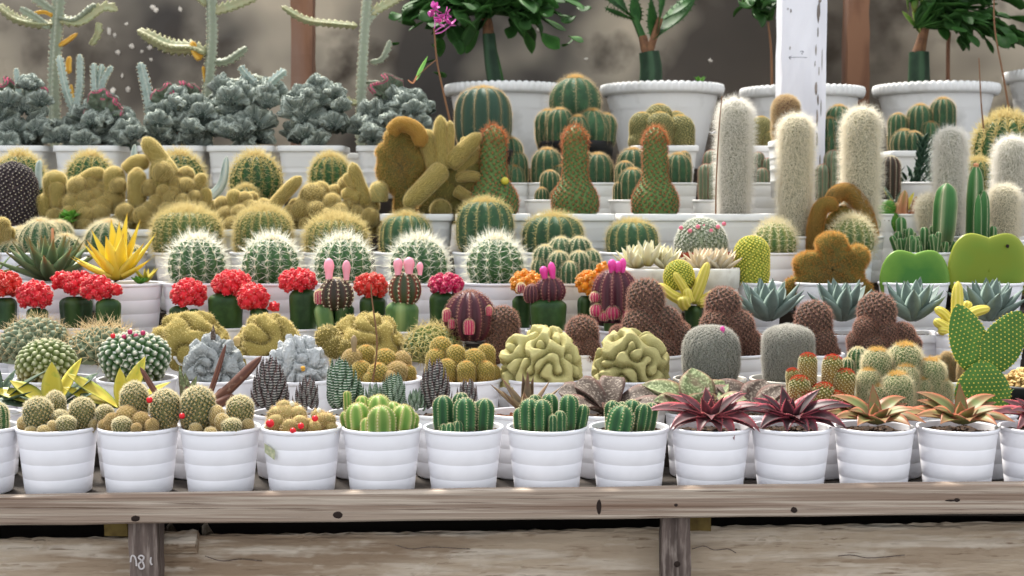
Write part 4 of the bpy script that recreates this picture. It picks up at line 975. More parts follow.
p.leaves(610, 413, 'warty_brown_leaf', [(165, 52, 54, 30, -60), (150, 70, 46, 30, -60), (80, 72, 46, 30, -50), (-150, 40, 42, 30, -50), (20, 48, 52, 32, -60), (-80, 46, 36, 32, -50), (-20, 34, 48, 30, -50), (110, 56, 44, 28, -30)], shape='tongue', cup=.3, thick=.3, tw=.6)
p = second(694, 'warty_gasteria', 'potted succulent', 'green-and-brown warty gasteria behind the pink-edged red aloe', D=56)
p.leaves(700, 410, 'warty_green_leaf', [(160, 40, 60, 32, -34), (95, 60, 50, 38, -20), (40, 50, 44, 34, -30), (-165, 24, 46, 28, -20), (-30, 30, 46, 30, -24), (-90, 50, 34, 30, -20)], shape='lance', cup=.35, thick=.3, tw=.7)
p = second(752, 'warty_gasteria', 'potted succulent', 'drooping warty gasteria under the grey ball cactus with one pink flower', D=56)
p.leaves(752, 410, 'warty_brown_leaf', [(165, 36, 50, 34, -40), (140, 52, 48, 32, -40), (60, 54, 40, 34, -24), (10, 44, 38, 28, -10)], shape='lance', cup=.35, thick=.3, tw=.7)
p.leaves(752, 410, 'warty_green_leaf', [(-150, 16, 44, 24, -16), (-60, 30, 34, 22, -12)], shape='lance', cup=.35, thick=.3, tw=.7)
p = second(822, 'red_tipped_cactus', 'potted cactus', 'copper-green cactus stems tipped with red spines, behind the dark plum aloe')
for x, y, w_, dy, b, l in [(808, 354, 18, .01, None, 1), (833, 356, 20, .004, None, 2), (846, 370, 20, -.008, None, 5), (792, 369, 13, .004, None, -4), (799, 377, 20, -.016, 400, -1), (823, 384, 22, -.02, 408, 0), (836, 392, 18, -.024, 412, 0), (806, 392, 20, -.024, 414, 0), (850, 396, 16, -.01, 413, 3)]:
    p.stem('copper', x, y, w_, dy, b, l)
p = second(896, 'woolly_cluster_cactus', 'potted cactus', 'large cluster of white woolly cactus heads with golden crowns, behind an olive aloe')
for x, y, w_, dy, b in [(877, 350, 30, .008, 400), (905, 345, 34, .014, 400), (931, 360, 28, .004, 402), (897, 374, 32, -.024, 412), (869, 370, 24, -.008, 408), (924, 380, 24, -.02, 412), (906, 366, 26, -.008, 406), (880, 386, 24, -.026, 414), (942, 380, 20, .0, 408)]:
    p.stem('white_cluster', x, y, w_, dy, b)
p = second(985, 'polka_dot_pad_cactus', 'potted cactus', 'green pad cactus shaped like rabbit ears, dotted with yellow tufts')
def pad(p, base, tip, w, dy=0.0, thick=9, name='pad'):
    mb = MB(); a, b = p.at(*base, dy), p.at(*tip, dy); ax = b - a; L = np.linalg.norm(ax); ax = ax / L; nz_ = np.array([0.06, -1, 0.1]); nz_ = nz_ - ax * nz_.dot(ax); nz_ /= np.linalg.norm(nz_); sx = np.cross(ax, nz_)
    n, m = 22, 40; th = np.linspace(0, 2 * PI, m, endpoint=False); s = np.linspace(0, 1, n)
    wd = np.maximum(np.sin(PI * np.clip(.04 + .96 * s, 0, 1) ** .85), .0) ** .62; wd[0] = .22; wd[-1] = .03
    W, T = w / 2 * p.u, thick / 2 * p.u
    V = a + ax * (s * L)[:, None, None] + sx * (wd[:, None] * W * np.cos(th))[..., None] + nz_ * (np.minimum(wd, .9)[:, None] * T * np.sin(th))[..., None]
    mb.add(V, grid_faces(n, m), 0, [0, .5, RG.uniform()])
    pts, nn = [], []
    step = 4.6 * p.u; i = 0
    for yy in np.arange(step * .5, L, step * .87):
        ws = np.interp(yy / L, s, wd); i += 1
        for xx in np.arange(-W, W + step, step) + (i % 2) * step / 2:
            f = xx / max(W * ws, 1e-6)
            if abs(f) < .97:
                h = math.sqrt(1 - f * f)
                for sg in (1, -1):
                    pts.append(a + ax * yy + sx * xx + nz_ * (sg * T * min(ws, .9) * h)); nn.append(nrmz(nz_ * sg * h * W / T * .3 + sx * f))
    for yy in np.arange(step, L, step * .8):
        ws = np.interp(yy / L, s, wd)
        for sg in (1, -1): pts.append(a + ax * yy + sx * sg * W * ws); nn.append(sx * sg)
    pts, nn = np.array(pts), np.array(nn)
    bumps(mb, pts, nn, .85 * p.u, .8 * p.u, 1, 6); spines(mb, pts, nn, 5, 1.7 * p.u, (5, 50), .0003, 2)
    p.build(mb, name, ['pad_skin', 'pad_dots', 'spine_yellow'])
pad(p, (983, 420), (982, 360), 58, -.004, 11); pad(p, (979, 372), (957, 304), 40, .004, 8); pad(p, (987, 371), (1021, 311), 42, .002, 8)
p.stick([(998, 408, .02), (1006, 396, .02), (1014, 389, .02)], 2.4, 'small_leaf', 'grass_blade', .5)

# ================================================================== row 3
G3 = 'third row of white pots'
def third(px, name, cat, label, **k): return Plant(name, cat, label, px, 3, G3, **k)
p = third(-18, 'bare_soil_pot', 'plant pot', 'white pot of brown soil cut by the frame edge beside the pale tubercled cactus')
p.leaves(-24, 372, 'dark_gasteria_leaf', [(150, 50, 40, 14, 0), (60, 60, 40, 14, 0), (-120, 60, 30, 14, 0)], shape='lance')
p = third(52, 'tubercled_cactus', 'potted cactus', 'flattened green cactus with brown-cream knobs and white wool on top, no fruits')
p.stem('tip_pale' if 'tip_pale' in SP else 'mam', 47, 343, 58, 0, 384, 0, skin='tip_pale_skin', spine='white', areole=0, tub=.15, bh=1.0, gap=.24, k=4, L=.06, topL=2.2, prof='ball', wool='spine_white', woolr=.34)
p = third(135, 'tubercled_cactus', 'potted cactus', 'green cactus studded with white woolly knobs and pink fruits on top')
p.stem('mam', 135, 336, 68, 0, 386, 0, skin='tip_white_skin', spine='white', tub=.135, bh=1.0, gap=.23, k=4, L=.05, topL=1.8, areole=.06, acol='spine_white')
for x, y in [(113, 336), (130, 332), (143, 333), (124, 337), (136, 336)]: p.fruit(x, y, 2.6, -.02, 'red_fruit' if x < 120 else 'pink_pup')
def crest(p, px, ytop, w, ybot, skin, spine, count, L, seed, wave, amp, dy=0.0, name='stem', power=.5, ry=.85, rad=.0003, phimax=1.9, lump=1.0, rough=0.0):
    mb = MB(); t, b = p.at(px, ytop, dy), p.at(px, ybot, dy); hgt = t[2] - b[2]; rz = hgt / (1 - math.cos(phimax)) if phimax > PI / 2 else hgt
    rx = w / 2 * p.u; brain(mb, t - [0, 0, rz], rx, rx * ry, rz, seed, wave, amp, 0, 90, 230, phimax, power, RG.uniform(), lump, rough)
    mats = [skin]
    if spine: q, n = surface_points(mb, count); spines(mb, q, n, 1, L, (0, 60), rad, 1, 0, False); mats.append('spine_' + spine)
    return p.build(mb, name, mats)
p = third(218, 'stone_grey_crest', 'potted cactus', 'grey crested cactus like a rough stone, below the golden mounds beside the white-knobbed cactus', D=76)
crest(p, 213, 334, 62, 385, 'grey_crest_skin', None, 0, 0, 21, .6, .3, power=.8, lump=1.3, rough=.014)
p.leaves(213, 340, 'warty_brown_leaf', [(90, 85, 16, 6, 0)], dy=-.02, name='dry_flower'); p.bud('tan_skin', 237, 336, 346, 8, -.02, 'dry_bud')
p = third(297, 'stone_white_crest', 'potted cactus', 'whitish crested cactus like crumpled chalk, above the dark zebra haworthia', D=78)
crest(p, 296, 334, 60, 384, 'white_crest_skin', None, 0, 0, 8, .55, .3, power=.8, lump=1.2, rough=.014)
p.bud('gold_areole', 303, 366, 371, 5, -.045, 'dry_bud')
p = third(382, 'furry_cluster_cactus', 'potted cactus', 'brown cluster of small furry cactus heads with orange buds, a long dry stalk beside it')
for i, (x, y, w_, dy, b) in enumerate([(352, 350, 20, 0, 380), (366, 346, 18, .012, None), (385, 350, 22, 0, None), (402, 352, 18, .006, None), (361, 362, 20, -.02, 384), (378, 364, 22, -.03, 386), (397, 363, 20, -.02, 384), (409, 366, 14, -.006, 382), (347, 366, 14, -.01, 384), (390, 372, 14, -.036, 388), (370, 373, 14, -.036, 388)]):
    p.stem('rust' if i % 3 else 'mam_tan', x, y, w_, dy, b)
p.bud('bronze_leaf', 354, 335, 352, 7, -.005, 'dry_flower')
p.stick([(371, 392, -.05), (377, 345, -.052), (372, 300, -.05), (371, 284, -.05)], 2.0)
p = third(462, 'rust_cluster_cactus', 'potted cactus', 'rust-orange and green cluster of cactus heads, to the side of the first brain-shaped cactus')
for x, y, w_, dy, b in [(441, 338, 22, .01, None), (436, 350, 20, -.004, 380), (456, 346, 20, -.006, None), (474, 350, 22, -.01, 382), (486, 345, 18, .008, None), (447, 360, 18, -.026, 384), (466, 362, 18, -.03, 386), (485, 362, 18, -.02, 384), (494, 366, 12, -.008, 384), (430, 366, 12, -.01, 384)]:
    p.stem('rust', x, y, w_, dy, b)
p = third(545, 'brain_cactus', 'potted cactus', 'brain-shaped crested cactus with fine tangled folds, first of the two brains')
crest(p, 543, 325, 86, 387, 'brain_skin', 'pale_tan', 3200, .0016, 5, .4, .24, power=.75)
p = third(631, 'brain_cactus', 'potted cactus', 'brain-shaped crested cactus with coarse thick folds, nearer the grey ball cacti')
crest(p, 629, 328, 80, 386, 'brain_skin', 'pale_tan', 3200, .0016, 14, .5, .28, power=.75)
p = third(711, 'grey_ball_cactus', 'potted cactus', 'round grey finely spined ball cactus with one pink flower, in old cream pot', D=74, potmat='old_white_plastic')
p.stem('grey_fine', 711, 327, 60, 0, 384); p.bud('magenta_bud', 722.5, 326, 335, 5, -.02)
p = third(792, 'grey_ball_cactus', 'potted cactus', 'flat-topped grey cactus with white crown, in old cream pot', D=82, potmat='old_white_plastic')
p.stem('flat_fine', 788, 326, 54, -.006, 386)
p = third(872, 'small_spiny_cactus', 'potted cactus', 'small pale spiny cactus peeping between the red-tipped and white woolly cacti', D=60)
for x, y, w_ in [(858, 348, 20), (846, 358, 14), (870, 360, 16)]: p.stem('pup', x, y, w_, .02, skin='green_skin')
p = third(950, 'spiny_seedling_cactus', 'potted cactus', 'low tangle of small spiny green-brown stems in a white pot beside the polka-dot pads')
for x, y, w_, l in [(938, 357, 10, -3), (947, 353, 11, 0), (956, 356, 11, 2), (964, 360, 10, 3), (931, 362, 9, -3), (941, 364, 9, 0), (953, 364, 10, 0), (972, 358, 10, 4), (980, 362, 10, 4)]: p.stem('spiny_grey', x, y, w_, RG.uniform(-.02, .01), None, l, prof='col', L=.5)
p = third(1034, 'gravel_pot', 'plant pot', 'black pot heaped with golden gravel beside the polka-dot pads', pot='plain', potmat='black_plastic', soil='gravel', D=72, rim=384)
mb = MB(); q = 340; a, b = RG.uniform(0, 2 * PI, q), np.sqrt(RG.uniform(0, 1, q)) * p.D * .45
pts = np.stack([b * np.cos(a), b * np.sin(a), p.h * .9 + .028 * (1 - (b / p.D * 2) ** 2) + RG.uniform(-.002, .003, q)], -1)
lathe(mb, [(p.D * .46, p.h * .88), (p.D * .3, p.h * .9 + .016), (p.D * .15, p.h * .9 + .025), (.001, p.h * .9 + .027)], 40)
bumps(mb, pts, nrmz(RG.normal(0, .5, (q, 3)) + [0, 0, 1]), RG.uniform(.002, .0045, q), RG.uniform(.002, .004, q), 0, 6); g = p.build(mb, 'gravel', 'gravel'); g['kind'] = 'stuff'
# ================================================================== row 4
G4 = 'fourth row of pots'
def fourth(px, name, cat, label, **k): return Plant(name, cat, label, px, 4, G4, **k)
p = fourth(38, 'spiny_grey_cactus', 'potted cactus', 'grey-green broad cactus with scattered brown spines, above the fruitless tubercled cactus')
p.stem('spiny_grey', 36, 321, 74, 0, 365)
p = fourth(106, 'spiny_grey_cactus', 'potted cactus', 'bristly grey-green cactus with long tangled spines, behind the white-knobbed cactus with pink fruits')
p.stem('spiny_grey', 104, 330, 76, 0, 366, L=.42, rad=.0006)
p = fourth(188, 'golden_mound_cactus', 'potted cactus', 'golden lumpy mound cactus above the grey stone-like crest')
crest(p, 189, 311, 80, 368, 'golden_mound_skin', 'velvet_pale', 4200, .0042, 31, .72, .22)
p = fourth(268, 'golden_mound_cactus', 'potted cactus', 'golden lumpy mound cactus above the chalky white crest')
crest(p, 268, 312, 70, 368, 'golden_mound_skin', 'velvet_pale', 4200, .0042, 34, .76, .22)
p = fourth(362, 'golden_mound_cactus', 'potted cactus', 'golden lumpy mound cactus with small side lobe, behind the dry stalk')
crest(p, 368, 312, 76, 368, 'golden_mound_skin', 'velvet_pale', 4200, .0042, 37, .72, .22)
p.blob([(328, 338, 13, -.02), (335, 347, 12, -.03), (346, 350, 11, -.035)], 'golden_mound_skin', 'velvet_pale', 1200, .004, flat=.9)
p = fourth(430, 'curly_spined_cactus', 'potted cactus', 'low green cactus wrapped in curved yellow spines, behind the rust-orange cluster', D=40)
p.stem('spiny_grey', 435, 329, 60, 0, 366, skin='golden_barrel_skin', spine='straw', L=.42, rad=.0006, gap=.26, ang=(45, 85), k=7)
p = fourth(474, 'ribbed_purple_cactus', 'potted cactus', 'dark purple ribbed ball cactus with pink pups, not grafted, above the rust cluster', dy=0.008, D=42)
p.stem('gymno', 470, 291, 52, 0, 340, gap=.13)
for x, y, r_, dy in [(469, 329, 11, -.035), (447, 317, 9, -.02), (489, 312, 7, -.02), (452, 325, 7, -.025)]: p.stem('pup', x, y - r_ * .9, r_, dy, y + r_ * .5, 0, skin='pink_pup', name='pup', L=.2)
def brownies(px, label, specs, dy=0.0, **k):
    q = fourth(px, 'brown_column_cactus', 'potted cactus', label, dy=dy, **k)
    for x, y, w_, e, b in specs: q.stem('brown_col' if y < 312 and w_ > 28 else 'brown', x, y, w_, e, b)
    return q
brownies(513, 'dark brown spiny column beside the purple ribbed ball cactus', [(502, 308, 30, 0, None), (494, 335, 26, -.02, 362), (513, 340, 22, -.02, 362)], D=34)
brownies(580, 'small dark brown spiny column between the two brain-shaped cacti', [(582, 318, 32, 0, None), (574, 342, 24, -.02, 364), (590, 340, 22, -.02, 364)], D=50)
brownies(650, 'brown spiny column with a wide heap of pups, left of the grey pink-flowered ball', [(646, 281, 36, .004, None), (640, 310, 34, -.012, 350), (664, 308, 34, -.002, None), (676, 322, 30, -.008, None), (650, 322, 34, -.02, 358), (634, 328, 24, -.014, 356), (684, 344, 26, -.014, 366), (662, 338, 28, -.028, 364), (618, 326, 18, 0, None)], D=76)
brownies(734, 'brown spiny column with pups, behind the round grey pink-flowered ball cactus', [(723, 289, 34, .004, None), (716, 312, 30, -.014, 344), (738, 312, 32, -.01, 346), (748, 330, 26, -.008, 362), (756, 346, 22, -.008, 366), (728, 326, 26, -.024, 360), (700, 340, 24, -.01, 366)], D=66)
brownies(816, 'brown spiny column between the flat-topped grey cactus and its taller brown neighbour', [(814, 303, 35, .004, None), (822, 330, 28, -.012, 360), (805, 332, 24, -.012, 360), (830, 345, 20, -.012, 366)], D=60)
brownies(884, 'brown spiny column with many pups, right above the white woolly cluster', [(877, 295, 36, .004, None), (866, 318, 24, -.012, 346), (885, 322, 24, -.014, 350), (902, 324, 26, -.006, 352), (858, 332, 22, -.014, 356), (874, 336, 26, -.024, 358), (896, 338, 24, -.02, 360), (914, 336, 20, 0, None)], D=66)

# ================================================================== row 5: grafted cacti
G5 = 'grafted cacti with coloured tops'
def fifth(px, name, label, dy=0.0, **k): return Plant(name, 'grafted cactus', label, px, 5, G5, dy=dy, **k)
def scion(p, px, py, w, h, skin, n=26, dy=0.0, seed=0):
    """a knobbly coloured top: a ball beset with small ribbed pups"""
    r = np.random.default_rng(abs(int(px * 7 + py))); mb = MB(); R = w / 2 * p.u; Z = h / 2 * p.u; c = p.at(px, py, dy)
    ball(mb, c, (R * .74, R * .74, Z * .74), 0, 20, 12, 0, .5)
    i = np.arange(n); zz = 1 - 1.75 * (i + .5) / n; a = i * 2.39996 + r.uniform(0, 6); q = np.sqrt(np.maximum(1 - zz * zz, 0))
    D = np.stack([q * np.cos(a), q * np.sin(a), zz], -1)
    for d_ in D:
        s_ = r.uniform(.24, .36); cc = c + d_ * np.array([R, R, Z]) * .74; ball(mb, cc, s_ * min(R, Z) * np.array([1, 1, .95]), 0, 10, 7, 0, r.uniform())
        m_ = 16; dd = nrmz(r.normal(0, 1, (m_, 3)) + d_ * .8); bumps(mb, cc + dd * s_ * min(R, Z) * .96, dd, R * .055, R * .06, 0, 5)
        spines(mb, cc + dd * s_ * min(R, Z), dd, 3, R * .1, (10, 60), .0003, 1)
    return p.build(mb, 'scion', [skin, 'spine_cream'])
def stock(p, px, ytop, w, dy=0.0, lean=0, kind='stock', ybot=None, name='rootstock'): return p.stem(kind, px, ytop, w, dy, ybot, lean, name)
p = fifth(3, 'grafted_cactus', 'red-topped grafted cactus cut off by the frame edge', D=46); stock(p, 6, 298, 26); scion(p, 4, 285, 38, 30, 'vermilion_scion_skin')
p = fifth(38, 'grafted_cactus', 'red-topped grafted cactus on a stock hidden by the spiny grey cactus, beside the frame-edge one', dy=-.035, D=46); stock(p, 36, 308, 24); scion(p, 34.5, 296, 37, 31, 'red_scion_skin', 34)
p = fifth(74, 'grafted_cactus', 'red-topped grafted cactus on broad dark stock, below the yellow aloe, taller of the overlapping pair', dy=.02, D=40); stock(p, 75, 297, 36); scion(p, 62, 281, 22, 22, 'red_scion_skin', 16); scion(p, 79, 284, 34, 28, 'red_scion_skin', 30)
p = fifth(109, 'grafted_cactus', 'red-topped grafted cactus overlapping its taller red neighbour, in front of the yellow aloe pot', dy=-.02, D=42); stock(p, 107, 299, 28); scion(p, 97, 289, 34, 28, 'red_scion_skin', 30); scion(p, 117, 290, 12, 16, 'red_scion_skin', 9)
p = fifth(186, 'grafted_cactus', 'single round red-topped grafted cactus directly above the grey stone crest', D=42); stock(p, 180, 306, 22); stock(p, 194, 309, 14, -.012); scion(p, 189, 294, 38, 31, 'red_scion_skin', 34)
p = fifth(228, 'grafted_cactus', 'red-topped grafted cactus on a wide dark green stock, upper one of a pair', dy=.015, D=40); stock(p, 226, 293, 38); scion(p, 232, 284, 43, 28, 'red_scion_skin', 34)
p = fifth(262, 'grafted_cactus', 'red-topped grafted cactus nestling lower against the wide-stocked one, above a golden mound', dy=-.02, D=40); stock(p, 259, 308, 20); scion(p, 253, 298, 33, 30, 'red_scion_skin', 30); scion(p, 274, 307, 13, 13, 'red_scion_skin', 9)
p = fifth(303, 'grafted_cactus', 'red-topped grafted cactus in white pot, beside the dark one with two pale pink buds', D=42); stock(p, 303, 289, 30); scion(p, 298, 281, 42, 26, 'red_scion_skin', 36)
p = fifth(337, 'grafted_dark_cactus', 'dark ribbed ball grafted on green stock, with two pale pink buds on top', dy=-0.035, D=38)
stock(p, 322, 304, 22, -.004, 0, 'pale_stock'); stock(p, 342, 304, 26, .004); p.stem('gymno_dark', 336, 278, 36, 0, 310, 0, 'scion')
for x, y, b, w_ in [(329, 258, 279, 11), (346.5, 260, 280, 9)]: p.bud('pink_bud', x, y, b, w_, -.006)
p.stem('pup', 319, 290, 9, -.01, 304, 0, 'pup', skin='pink_pup')
p = fifth(370, 'grafted_cactus', 'red-topped grafted cactus between the two budding ribbed grafts', D=40); stock(p, 371, 296, 30); scion(p, 371, 286, 36, 28, 'vermilion_scion_skin', 34)
p = fifth(404, 'grafted_red_green_cactus', 'red-and-green ribbed ball on a pale green stock, with three pink buds', dy=-0.04, D=42)
stock(p, 402, 301, 34, 0, 0, 'pale_stock', 342); p.stem('gymno_red_green', 405, 272, 33, 0, 304, 0, 'scion')
for x, y, b, w_ in [(398, 258, 275, 10), (409, 257, 274, 12), (420, 262, 275, 7)]: p.bud('pink_bud', x, y, b, w_, -.006)
p = fifth(443, 'grafted_cactus', 'crimson-pink low topped grafted cactus beside the purple ribbed ball', D=46); stock(p, 441, 292, 28); scion(p, 446, 284, 39, 23, 'pink_scion_skin', 34)
p = fifth(521, 'grafted_cactus', 'orange-topped grafted cactus nearest the dark red one with magenta flowers', dy=.02, D=36); stock(p, 521, 296, 20); scion(p, 526, 283, 34, 26, 'orange_scion_skin', 30); p.stem('pup', 521, 283, 9, -.03, 293, 0, 'pup', skin='pink_pup')
p = fifth(550, 'grafted_dark_cactus', 'dark red ribbed ball with a magenta flower pair on a big pale-edged green stock', dy=-.03, D=50)
stock(p, 548, 299, 40, .0, 0, 'stock', 338); p.stem('gymno', 550, 277, 32, 0, 302, 0, 'scion'); p.stem('gymno', 532, 284, 17, -.006, 303, 0, 'pup')
for x, y, b, w_ in [(543, 266, 279, 9), (551, 262, 279, 8)]: p.bud('magenta_bud', x, y, b, w_, -.006, lean=-2)
p = fifth(587, 'grafted_cactus', 'orange-topped grafted cactus behind the tall purple ball with magenta flowers', D=42, dy=0.012); stock(p, 586, 296, 20); scion(p, 591, 283, 33, 27, 'orange_scion_skin', 30); scion(p, 603, 268, 16, 14, 'orange_scion_skin', 10)
p = fifth(620, 'grafted_dark_cactus', 'tall purple ribbed ball cactus with magenta flowers on top and red pups round its foot', dy=-0.035, D=46)
p.stem('pale_stock', 610, 312, 13, 0, None, 0, 'rootstock'); p.stem('gymno', 615, 269, 46, .004, 322, 0, 'scion', gap=.14)
for x, y, b, w_ in [(612, 259, 273, 9), (618, 261, 274, 9), (623, 258, 273, 7)]: p.bud('magenta_bud', x, y, b, w_, -.008)
for x, y, w_, dy in [(597, 304, 14, -.016), (613, 306, 15, -.024), (625, 310, 12, -.02), (595, 292, 11, -.01), (604, 312, 10, -.022)]: p.stem('pup', x, y, w_, dy, y + w_ * .9, 0, 'pup', skin='pink_pup', L=.22)
p = fifth(694, 'grafted_yellow_cactus', 'butter-yellow fingered cactus grafted on a dark stem, below the cream echeverias', dy=-.01, D=46)
stock(p, 695, 306, 22)
for pts, w0, w1 in [([(692, 304), (700, 285), (708, 262)], 13, 10), ([(690, 304), (672, 295), (658, 284)], 13, 10), ([(692, 303), (682, 285), (674, 272)], 10, 9), ([(696, 304), (707, 298), (716, 292)], 12, 9), ([(690, 303, -.01), (688, 296, -.012), (687, 288, -.012)], 11, 9), ([(686, 305, -.015), (684, 303, -.018), (683, 296, -.02)], 14, 13), ([(695, 300, .01), (698, 286, .012), (699, 277, .012)], 11, 9), ([(700, 304, -.01), (706, 303, -.012), (712, 300, -.012)], 9, 7)]:
    p.limb('yellow_finger', pts, w0, w1)
p.stem('spiral', 679, 261, 32, .02, 290, 0, 'crest', prof='ball')

# row 5.5: square pots of ghost grey succulents on the right
G55 = 'square white pots of grey-green pointed succulents'
GH = [(i * 137.5, 24 + 54 * (1 - i / 22), 48 - 8 * (1 - i / 22), 16, 10) for i in range(22)]
for px, dx, lab in [(768, 0, 'grey-green pointed rosette under the yellow spiral-patterned column'), (840, 2, 'grey-green pointed rosette in front of the fuzzy golden monster cactus'), (912, 0, 'grey-green pointed rosette in front of the smaller heart leaf'), (990, -2, 'grey-green pointed rosette in front of the larger heart leaf, beside the yellow fingered cactus')]:
    p = Plant('grey_rosette', 'potted succulent', lab, px, 5.5, G55, D=60, dy=-.012)
    p.leaves(px + dx, 320, 'agave_leaf', [(a + px * 3, e, L * RG.uniform(.9, 1.1), W, c) for a, e, L, W, c in GH], shape='lance', cup=.35, thick=.35)
p = Plant('yellow_crest_cactus', 'potted cactus', 'yellow-green fingered crest cactus in front of the larger heart leaf', 957, 5, None, dy=-.075, D=40)
for pts, w0, w1 in [([(957, 334), (957, 312), (958, 281)], 13, 12), ([(955, 330), (945, 315), (935, 308)], 12, 9), ([(958, 325), (972, 313), (990, 308)], 13, 10), ([(955, 332, -.01), (942, 325, -.012), (934, 320, -.012)], 12, 9), ([(957, 322, .01), (966, 308, .01), (969, 301, .01)], 11, 9), ([(957, 330, -.012), (962, 318, -.016), (962, 308, -.016)], 12, 10), ([(952, 333, -.012), (944, 331, -.016), (938, 330, -.016)], 10, 9)]:
    p.limb('yellow_finger', pts, w0, w1)

# ================================================================== row 6
G6 = 'sixth row of white pots'
def sixth(px, name, cat, label, r=6, group=G6, **k): return Plant(name, cat, label, px, r, group, **k)
p = sixth(-6, 'orange_tipped_aloe', 'potted aloe', 'dark aloe with orange leaf tips, cut by the frame edge')
p.leaves(-14, 282, 'green_aloe_leaf', [(0, 30, 44, 14, -6), (30, 50, 40, 14, 0), (-30, 14, 42, 14, 0), (150, 50, 40, 14, 0)]); p.leaves(-12, 276, 'yellow_aloe_leaf', [(-5, 16, 36, 9, 4)])
p = sixth(50, 'green_aloe', 'potted aloe', 'dark green spiky aloe rosette with a short orange flower stalk, beside the yellow aloe')
p.leaves(50, 279, 'green_aloe_leaf', [(i * 137.5, 14 + 56 * (1 - i / 26), 60 - 14 * (1 - i / 26), 17, 12) for i in range(26)], cup=.45, thick=.3, teeth=6, tl=.0018)
p.stick([(53, 272), (53, 250), (52.5, 228)], 3.6, 'euphorbia_pink', 'flower_stalk', 3)
p = sixth(127, 'yellow_aloe', 'potted aloe', 'bright yellow spiky aloe in a soil-stained white pot', dy=-.02)
p.leaves(118, 279, 'yellow_aloe_leaf', [(168, 38, 50, 14, 16), (150, 52, 60, 15, 8), (120, 70, 64, 17, 2), (70, 78, 68, 17, 0), (45, 66, 64, 16, 6), (20, 46, 58, 16, 14), (-20, 22, 42, 14, 16), (-160, 18, 48, 15, 20), (-110, 70, 46, 24, 4), (-60, 66, 50, 19, 2), (95, 82, 58, 16, 0), (175, 20, 52, 14, 16), (-135, 50, 50, 18, 6), (-30, 44, 50, 16, 8)], cup=.45, thick=.25)
p.leaves(112, 282, 'bronze_leaf', [(10, 26, 38, 12, 12), (-150, 18, 30, 12, 14)], cup=.45)
p.leaves(146, 282, 'yellow_gasteria_leaf', [(i * 47, 45 - 3 * (i % 4), 19, 6, 12) for i in range(12)], dy=-.012, name='leaf')
p.leaves(140, 284, 'small_leaf', [(i * 51, 30 + 8 * (i % 3), 11, 6, 12) for i in range(10)], dy=-.03, shape='oval', one='weed', name='weed')
for px, lab in [(197, 'white-spined ball cactus beside the yellow aloe, first of its row'), (271, 'white-spined ball cactus second from the yellow aloe'), (343, 'white-spined ball cactus directly behind the two pale pink buds'), (419, 'white-spined ball cactus directly behind the three pink buds'), (495, 'white-spined ball cactus nearest the green cluster with magenta flowers in front')]:
    p = sixth(px, 'white_spined_cactus', 'potted cactus', lab, group='white-spined ball cacti in the sixth row'); p.stem('white', px, 238, 57, 0, 289)
p = sixth(567, 'clustering_barrel', 'potted cactus', 'cluster of small green ball cacti with pale spines, last of the white-spined row', potmat='old_white_plastic')
for x, y, w_, dy, b in [(545, 246, 24, 0, None), (561, 238, 26, .012, None), (579, 238, 26, .008, None), (590, 250, 22, -.004, None), (559, 252, 22, -.024, 284), (579, 252, 22, -.022, 284), (541, 258, 20, -.016, 284), (569, 262, 20, -.038, 288), (592, 262, 16, -.02, 284)]: p.stem('pup', x, y, w_, dy, b)
p = sixth(654, 'cream_echeveria', 'potted succulent', 'cream pointed-leaf succulent in old round cream pot, larger and yellower of the two', potmat='old_white_plastic', pot='plain', rim=268, D=66)
EC = [(i * 137.5, 24 + 54 * (1 - i / 40), 27 - 3 * (1 - i / 40), 10.5, 12) for i in range(40)]
p.leaves(636, 268, 'pale_echeveria', [q for q in EC[::2]], dy=-.004, shape='lance', thick=.3, cup=.3); p.leaves(665, 269, 'pale_echeveria', EC[1::2], dy=.0, shape='lance', thick=.3, cup=.3); p.leaves(648, 266, 'pale_echeveria', [(a, e, L * 1.1, W, c) for a, e, L, W, c in EC[:24:3]], dy=-.01, shape='lance', thick=.3, cup=.3)
p = sixth(714, 'cream_echeveria', 'potted succulent', 'pinkish cream pointed-leaf succulent in old cream pot beside the yellow spiral column', potmat='old_white_plastic', pot='plain', rim=268, D=52, dy=-.03)
p.leaves(703, 271, 'pink_echeveria', EC[::2], shape='lance', thick=.3, cup=.3, dy=-.004); p.leaves(720, 271, 'pink_echeveria', EC[1::2], shape='lance', thick=.3, cup=.3)
p = sixth(760, 'spiral_column_cactus', 'potted cactus', 'yellow-green column cactus with a spiral pattern of yellow spines', D=46, dy=-.01)
p.stem('spiral', 752, 237, 36, 0, None)
p = sixth(828, 'golden_monster_cactus', 'potted cactus', 'fuzzy golden lumpy crest cactus, lower of the pair, behind the grey rosette')
p.slab([(797, 306), (786, 299), (783, 288), (787, 280), (795, 275), (793, 264), (797, 256), (807, 252), (817, 251), (816, 241), (823, 234), (833, 232), (844, 236), (849, 247), (859, 244), (867, 250), (869, 260), (864, 270), (866, 281), (873, 287), (870, 296), (862, 299), (850, 308), (824, 312)], 17, 'golden_crest_skin', 'velvet_orange', 12000, .006, .0, lumps=.3)
